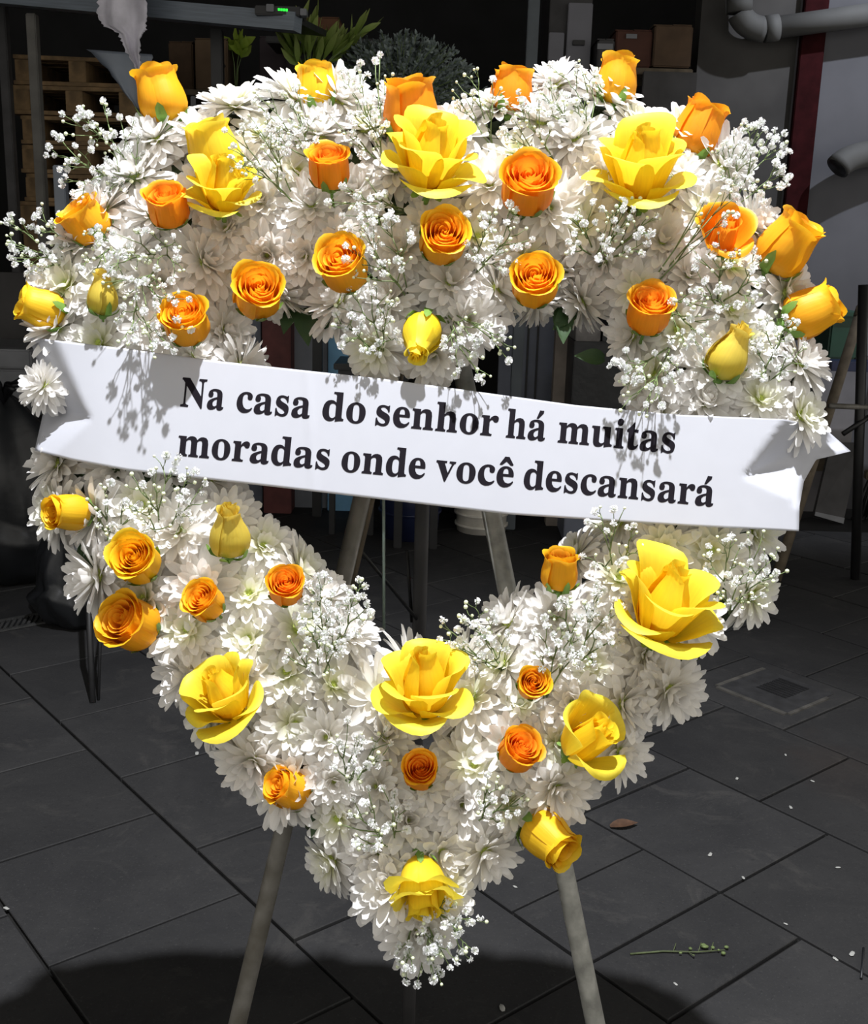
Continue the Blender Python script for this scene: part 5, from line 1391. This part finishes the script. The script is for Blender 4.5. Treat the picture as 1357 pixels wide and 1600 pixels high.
for x in (xs[0] + .02, xs[3] - .06):
    box('leg', (x, .1, 0), (x + .04, .4, .9), M['black_metal'], cab)
rk2 = thing('carton_rack', 'dark rack carrying cartons against the dim wall behind the right lobe', 'rack', (at_y(1000, 110, 5.9).x, 5.9, 0))
zr = at_y(1010, 106, 5.85).z
r0 = Vector(rk2.location)
xa_, xb_ = at_y(932, 106, 5.85).x - r0.x, at_y(1084, 106, 5.85).x - r0.x
box('board', (xa_, -.05, zr - .03), (xb_, .38, zr), M['stick'], rk2)
for x in (xa_, xb_ - .04):
    for yy in (-.02, .32):
        box('leg', (x, yy, 0), (x + .04, yy + .04, zr - .03), M['black_metal'], rk2)
c1 = carton('red brown carton with a white tag, at the right end of the rack', 1022, 40, 1082, 105, 5.86, .3, M['card'])
c2 = carton('darker carton with a white tag left of the red brown carton', 962, 48, 1019, 105, 5.88, .3, M['card_red'])
c3 = carton('flat grey carton with a white label standing left end of the rack', 934, 62, 960, 105, 5.87, .3, M['dark_grey'])
fbox('white_tag', 979, 53, 996, 60, 5.872, .006, M['grey_plastic'], c2, 0)
fbox('white_label', 934, 68, 958, 77, 5.862, .006, M['grey_plastic'], c3, 0)
o = fbox('dark_board', 1003, 112, 1087, 205, 5.8, .03, M['dark_grey'], None, .004, True); tag(o, 'dark board leaning on the wall below the cartons', 'board')
o = fbox('steel_sheet', 780, 478, 866, 640, 5.92, .05, M['door'], None, .004, True, None, 1.95); tag(o, 'slate blue steel panel with two vertical seams seen through the hole', 'panel')
for px in (823, 838):
    a = fbox('seam_strip', px, 480, px + 3, 640, 5.91, .012, M['black_metal'], o, 0); 
pz = thing('drain_pipe', 'grey plastic drain pipe with an elbow running along the right wall', 'pipe', at_y(1160, 45, 6.18))
po = Vector(pz.location)
e0 = at_y(1157, -120, 6.18) - po; e1 = at_y(1156, 20, 6.18) - po; e2 = at_y(1166, 47, 6.18) - po; e3 = at_y(1195, 46, 6.18) - po; e4 = at_y(1420, 14, 6.18) - po
tube('riser', [e0, e1], .056, M['pvc'], pz, 18)
def bez(a, b, c, n=9):
    return [a * (1 - t) ** 2 + b * 2 * t * (1 - t) + c * t * t for t in [i / (n - 1) for i in range(n)]]
tube('elbow', bez(e1, e1 * .1 + e2 * .9, e3), .063, M['pvc'], pz, 18)
tube('run', [e3, e4], .056, M['pvc'], pz, 18)
for p in (e1, e3):
    q = (e0 - e1).normalized() if p is e1 else (e4 - e3).normalized()
    tube('collar', [p, p + q * .07], .066, M['pvc'], pz, 18)
p2 = thing('pipe_stub', 'open grey pipe stub bending out of the right wall', 'pipe', at_y(1310, 262, 6.0))
po = Vector(p2.location)
a_, b_, d_ = at_y(1309, 262, 6.12) - po, at_y(1330, 236, 6.14) - po, at_y(1400, 240, 6.22) - po
pts = bez(a_, b_, d_, 10)
tube('bend', pts, .068, M['pvc'], p2, 18)
dir_ = (pts[0] - pts[1]).normalized()
tube('mouth', [pts[0] - dir_ * .01, pts[0] + dir_ * .003], .056, M['black_metal'], p2, 18)

# things seen low through the hole
def pail(label, px, py_bottom, y, r, h, material, ribs=0, name='plastic_bucket', taper=.85, z=0.0):
    p = on_floor(px, py_bottom)
    if y: p = Vector((at_y(px, py_bottom, y).x, y, z))
    t = thing(name, label, 'bucket', p)
    lathe('pail', [(0, 0), (r * taper, 0), (r * taper + (r - r * taper) * .5, h * .5), (r, h), (r * .96, h), (r * taper * .95, .02), (0, .02)], material, t, 28)
    for i in range(ribs):
        k = (i + .6) / (ribs + .6)
        rr_ = (r * taper + (r - r * taper) * k)
        lathe('rib', [(rr_ - .004, h * k - .007), (rr_ + .010, h * k - .006), (rr_ + .010, h * k + .006), (rr_ - .002, h * k + .007)], material, t, 28)
    lathe('rim', [(r - .004, h - .025), (r + .014, h - .02), (r + .014, h + .006), (r - .008, h + .006)], material, t, 28)
    return t
pail('navy plastic bucket standing on the paving behind the centre leg', 640, 836, None, .165, .36, M['navy'], 1)
pail('white ribbed plastic bucket right of the navy bucket', 752, 827, None, .15, .40, M['white_plastic'], 6)
o = fbox('grey_board', 452, 480, 512, 640, 5.95, .03, mat('slate_grey_board', (0.22, 0.235, 0.27), 0.6, 0.12, 8), None, .003, True); tag(o, 'slate grey board standing beside the dark red post in the hole', 'board')
o = fbox('blue_sheet', 513, 470, 556, 640, 5.9, .03, M['blue'], None, .003, True); tag(o, 'light blue plastic sheet standing right of the grey board in the hole', 'sheet')
o = fbox('navy_board', 380, 470, 408, 640, 5.9, .04, M['door'], None, .003, True); tag(o, 'dark blue grey board left of the dark red post in the hole', 'board')
zk = at_y(548, 568, 5.3).z
cr_ = thing('black_crate', 'black plastic crate top under the blue sheet in the hole', 'crate', (at_y(550, 568, 5.3).x, 5.3, zk - .3))
kx0, kx1 = at_y(522, 570, 5.3).x - cr_.location.x, at_y(576, 570, 5.3).x - cr_.location.x
box('tub', (kx0 + .02, 0, 0), (kx1 - .02, .3, .27), M['bin'], cr_); box('lid', (kx0, -.02, .27), (kx1, .32, .3), M['bin'], cr_)
ks = thing('crate_table', 'dark low table carrying the black crate behind the banner', 'table', (cr_.location.x, 5.3, 0))
kt = zk - .3
box('top', (kx0 - .05, -.05, kt - .03), (kx1 + .05, .35, kt), M['dark_grey'], ks)
for x in (kx0 - .03, kx1): box('leg', (x, .1, 0), (x + .03, .14, kt - .03), M['black_metal'], ks)
v, f = ball_data(14, 8)
c = at_y(559, 558, 5.42); 
o = mesh_obj('yellow_jug', [Vector((c.x + p[0] * .06, c.y + p[1] * .06, zk + .07 + p[2] * .07)) for p in v], f, M['ochre']); tag(o, 'ochre yellow round jug on the black crate', 'jug')
bt = thing('dark_crate_stack', 'dark crate stack with a pale lid right of the timber post in the hole', 'crate', (at_y(925, 560, 5.4).x, 5.4, 0))
bo = Vector(bt.location)
x0, x1 = at_y(897, 560, 5.4).x - bo.x, at_y(990, 560, 5.4).x - bo.x
z1, z2 = at_y(930, 533, 5.4).z, at_y(930, 502, 5.4).z
box('tub', (x0, 0, 0), (x1, .4, z1 * .48), M['door'], bt); box('tub', (x0, 0, z1 * .5), (x1, .4, z1), M['bin'], bt)
box('lid', (x0, -.02, z1), (x0 + .12, .4, z2), mat('dusty_grey_lid', (0.17, 0.16, 0.155), 0.8, 0.3, 14), bt)
box('lid', (x0 + .13, -.02, z1), (x1, .4, z2 - .02), M['bin'], bt)

# right side clutter
ez = thing('folded_easel', 'black folded easel with crossbars at the right edge behind the heart', 'easel', on_floor(1345, 812))
for a, ya, b, yb_ in (((1350, 445), 4.9, (1340, 800), 4.9), ((1366, 420), 4.95, (1368, 815), 4.85)):
    pb_ = at_y(*b, yb_); pa_ = at_y(*a, ya); k = pb_.z / (pa_.z - pb_.z); pb_ = pb_ + (pb_ - pa_) * k
    tube('leg', [pa_ - Vector(ez.location), pb_ - Vector(ez.location)], .022, M['black_metal'], ez)
for a, b in (((1296, 634), (1370, 637)), ((1318, 678), (1368, 645))):
    stick('crossbar', a, 4.86, b, 4.9, .012, M['steel'] if b[1] < 640 else M['black_metal'], ez)
pl = thing('leaning_pole', 'grey brown wooden pole leaning beside the white panel at the right', 'pole', on_floor(1245, 812))
a, b = at_y(1343, 495, 5.3), at_y(1291, 660, 5.1)
k = b.z / (a.z - b.z); b = b + (b - a) * k
tube('shaft', [a - Vector(pl.location), b + Vector((0, 0, .01)) - Vector(pl.location)], .024, M['stick'], pl)
tube('tip_cap', [a - Vector(pl.location), a + (a - b).normalized() * .05 - Vector(pl.location)], .027, M['stick'], pl)
o = fbox('white_board', 1268, 575, 1338, 690, 6.2, .03, mat('dull_white_board', (0.22, 0.21, 0.22), 0.6, 0.12, 8), None, .003, True); tag(o, 'dull white panel standing behind the leaning pole', 'panel')
zg = at_y(1330, 492, 5.6).z
gt = thing('side_table', 'dark side table holding the green tub at the right edge', 'table', (at_y(1340, 560, 5.6).x, 5.6, 0))
go = Vector(gt.location); zt = at_y(1340, 562, 5.6).z
box('top', (-.16, -.1, zt - .05), (.6, .4, zt), M['navy'], gt)
for x in (-.14, .5): box('leg', (x, .3, 0), (x + .05, .35, zt - .05), M['black_metal'], gt)
tb = thing('green_tub', 'dark green plastic tub on the side table at the right edge', 'tub', (go.x - .09, 5.6, zt))
box('wall', (-.06, 0, 0), (.09, .3, zg - zt), M['green_plastic'], tb, .01); box('rim', (-.08, -.02, zg - zt - .01), (.11, .32, zg - zt + .012), M['green_plastic'], tb, .005)
o = fbox('grey_canister', 1338, 500, 1375, 553, 5.6, .2, M['grey_plastic'], None, .02, False, zt); tag(o, 'pale grey canister standing right of the green tub', 'canister')
ts = thing('white_crate', 'off white crate low behind the banner\'s torn right corner', 'crate', on_floor(1278, 800))
to = Vector(ts.location); yv = to.y
wcr = M['white_plastic']
x0, x1 = at_y(1225, 760, yv).x - to.x, at_y(1300, 760, yv).x - to.x
for i, (za, zb) in enumerate(((0, .07), (.085, .2), (.215, .34))):
    box('drawer', (x0, 0, za), (x1, .1, zb), wcr, ts, .006)
box('label_patch', (x1 - .14, -.006, .24), (x1 - .03, 0, .32), M['stick'], ts, 0)
bd = thing('black_board', 'dark grey board with a worn pale end leaning at the right', 'board', on_floor(1292, 812))
bo = Vector(bd.location)
c4 = [at_y(1273, 804, bo.y - .1), at_y(1318, 817, bo.y - .1), at_y(1346, 690, bo.y + .1), at_y(1300, 690, bo.y + .1)]
zmin = min(c4[0].z, c4[1].z)
c4 = [p - Vector((0, 0, zmin - .004)) for p in c4]
def plank4(name, c, th, m_, t):
    n = (c[1] - c[0]).cross(c[3] - c[0]).normalized() * th
    v = [p - Vector(t.location) for p in c] + [p + n - Vector(t.location) for p in c]
    return mesh_obj(name, v, [(0, 1, 2, 3), (7, 6, 5, 4), (0, 4, 5, 1), (1, 5, 6, 2), (2, 6, 7, 3), (3, 7, 4, 0)], m_, t, False)
plank4('board', c4, -.03, M['dark_grey'], bd)
k4 = [c4[0], c4[1], c4[1].lerp(c4[2], .07), c4[0].lerp(c4[3], .05)]
plank4('worn_end', [p - Vector((0, .003, 0)) for p in k4], .004, M['grey_plastic'], bd)
br = thing('broom', 'dark broom standing with its bristles down at the right edge', 'broom', on_floor(1366, 815))
tube('handle', [Vector((0, 0, .25)), Vector((.10, .12, 1.4))], .013, M['stick'], br)
mb = MB(); rng = random.Random(2)
for i in range(70):
    x, y_ = rng.uniform(-.11, .11), rng.uniform(-.03, .03)
    mb.tube([Vector((x * .5, y_ * .5, .26)), Vector((x * 1.15, y_ * 1.4, rng.uniform(.0, .03)))], .004, 4)
tag(mb.build('bristles', M['black_metal'], br), kind='stuff')
box('head', (-.08, -.025, .24), (.08, .025, .29), M['stick'], br, .006)

# left side clutter
o = fbox('grey_board', -60, 425, 42, 540, 5.36, .04, mat('umber_grey_board', (0.055, 0.052, 0.052), 0.8, 0.2, 6), None, .004, True); tag(o, 'dark umber board standing at the left edge above the grey crate', 'board')
o = fbox('white_post', 86, 258, 104, 420, 5.0, .05, M['sheet'], None, .004, True); tag(o, 'pale blue grey strip standing behind the airy sprays of the left rim', 'panel')
gc = thing('grey_crate', 'grey plastic crate with slots at the left edge beside the banner', 'crate', (at_y(0, 640, 4.9).x, 4.9, 0))
go = Vector(gc.location)
zt, zb = at_y(10, 545, 4.9).z, at_y(10, 655, 4.9).z
x0, x1 = at_y(-60, 600, 4.9).x - go.x, at_y(46, 600, 4.9).x - go.x
box('body', (x0, 0, zb), (x1, .4, zt - .09), M['grey_plastic'], gc, .01)
box('rim', (x0, -.02, zt - .085), (x1 + .02, .42, zt), M['grey_plastic'], gc, .008)
for i in range(5):
    xx = at_y(-2 + i * 4, 620, 4.9).x - go.x
    box('slot', (xx, -.005, zb + .04), (xx + .006, .002, zb + .14), M['black_metal'], gc, 0)
sup = box('stand', (x0, .02, 0), (x1 - .02, .38, zb), M['bin'], gc)
def sack(label, px, py, y, rx, ry, h, seed):
    rng = random.Random(seed)
    p = at_y(px, py, y)
    v, f = ball_data(56, 36)
    ph = [rng.uniform(0, 6) for _ in range(6)]
    out = []
    for q in v:
        a = math.atan2(q[1], q[0])
        w = 1 + .10 * math.sin(3 * a + ph[0] + q[2] * 2) + .06 * math.sin(7 * a + ph[1] + 4 * q[2]) + .035 * math.sin(13 * a + ph[2] - 6 * q[2])
        k = 1.0 if q[2] < .2 else 1 - .35 * ((q[2] - .2) / .8) ** 1.5
        zz = max(-.92, q[2])
        out.append(Vector((q[0] * rx * w * k * (1.25 if q[2] < -.3 else 1), q[1] * ry * w * k * (1.25 if q[2] < -.3 else 1), (zz + .92) / 1.92 * h + .02 * math.sin(5 * a + ph[3]) * (q[2] > -.8))))
    t = thing('refuse_sack', label, 'bag', (p.x, y, 0))
    mesh_obj('bag', out, f, M['bin'], t)
    mb = MB()
    for i in range(9):
        a = i * .7
        mb.tube([Vector((0, 0, h * .95)), Vector((.05 * math.cos(a), .05 * math.sin(a), h + .05)), Vector((.10 * math.cos(a), .10 * math.sin(a), h + .06 + .02 * math.sin(3 * a)))], [.018, .014, .01], 5)
    mb.build('knot', M['bin'], t)
    return t
sack('large black refuse sack on the paving at the left edge under the grey crate', 12, 760, 4.55, .30, .21, .78, 3)
sack('black refuse sack half hidden behind the heart\'s lower left side', 126, 880, 4.0, .15, .13, .46, 5)
st = thing('empty_easel', 'dark empty easel whose thin leg ends on the paving left of the heart', 'easel', on_floor(145, 1098))
f0 = on_floor(145, 1098)
tube('leg', [Vector((0, 0, 0)), at_y(139, 960, f0.y + .14) - f0, at_y(150, 700, f0.y + .45) - f0], .010, M['black_metal'], st)
tube('leg', [Vector((.012, .02, 0)), at_y(158, 960, f0.y + .12) - f0, at_y(190, 700, f0.y + .40) - f0], .005, M['black_metal'], st)
f1 = on_floor(330, 985) - f0
tube('leg', [Vector((f1.x, f1.y, 0)), at_y(190, 700, f0.y + .45) - f0], .010, M['black_metal'], st)
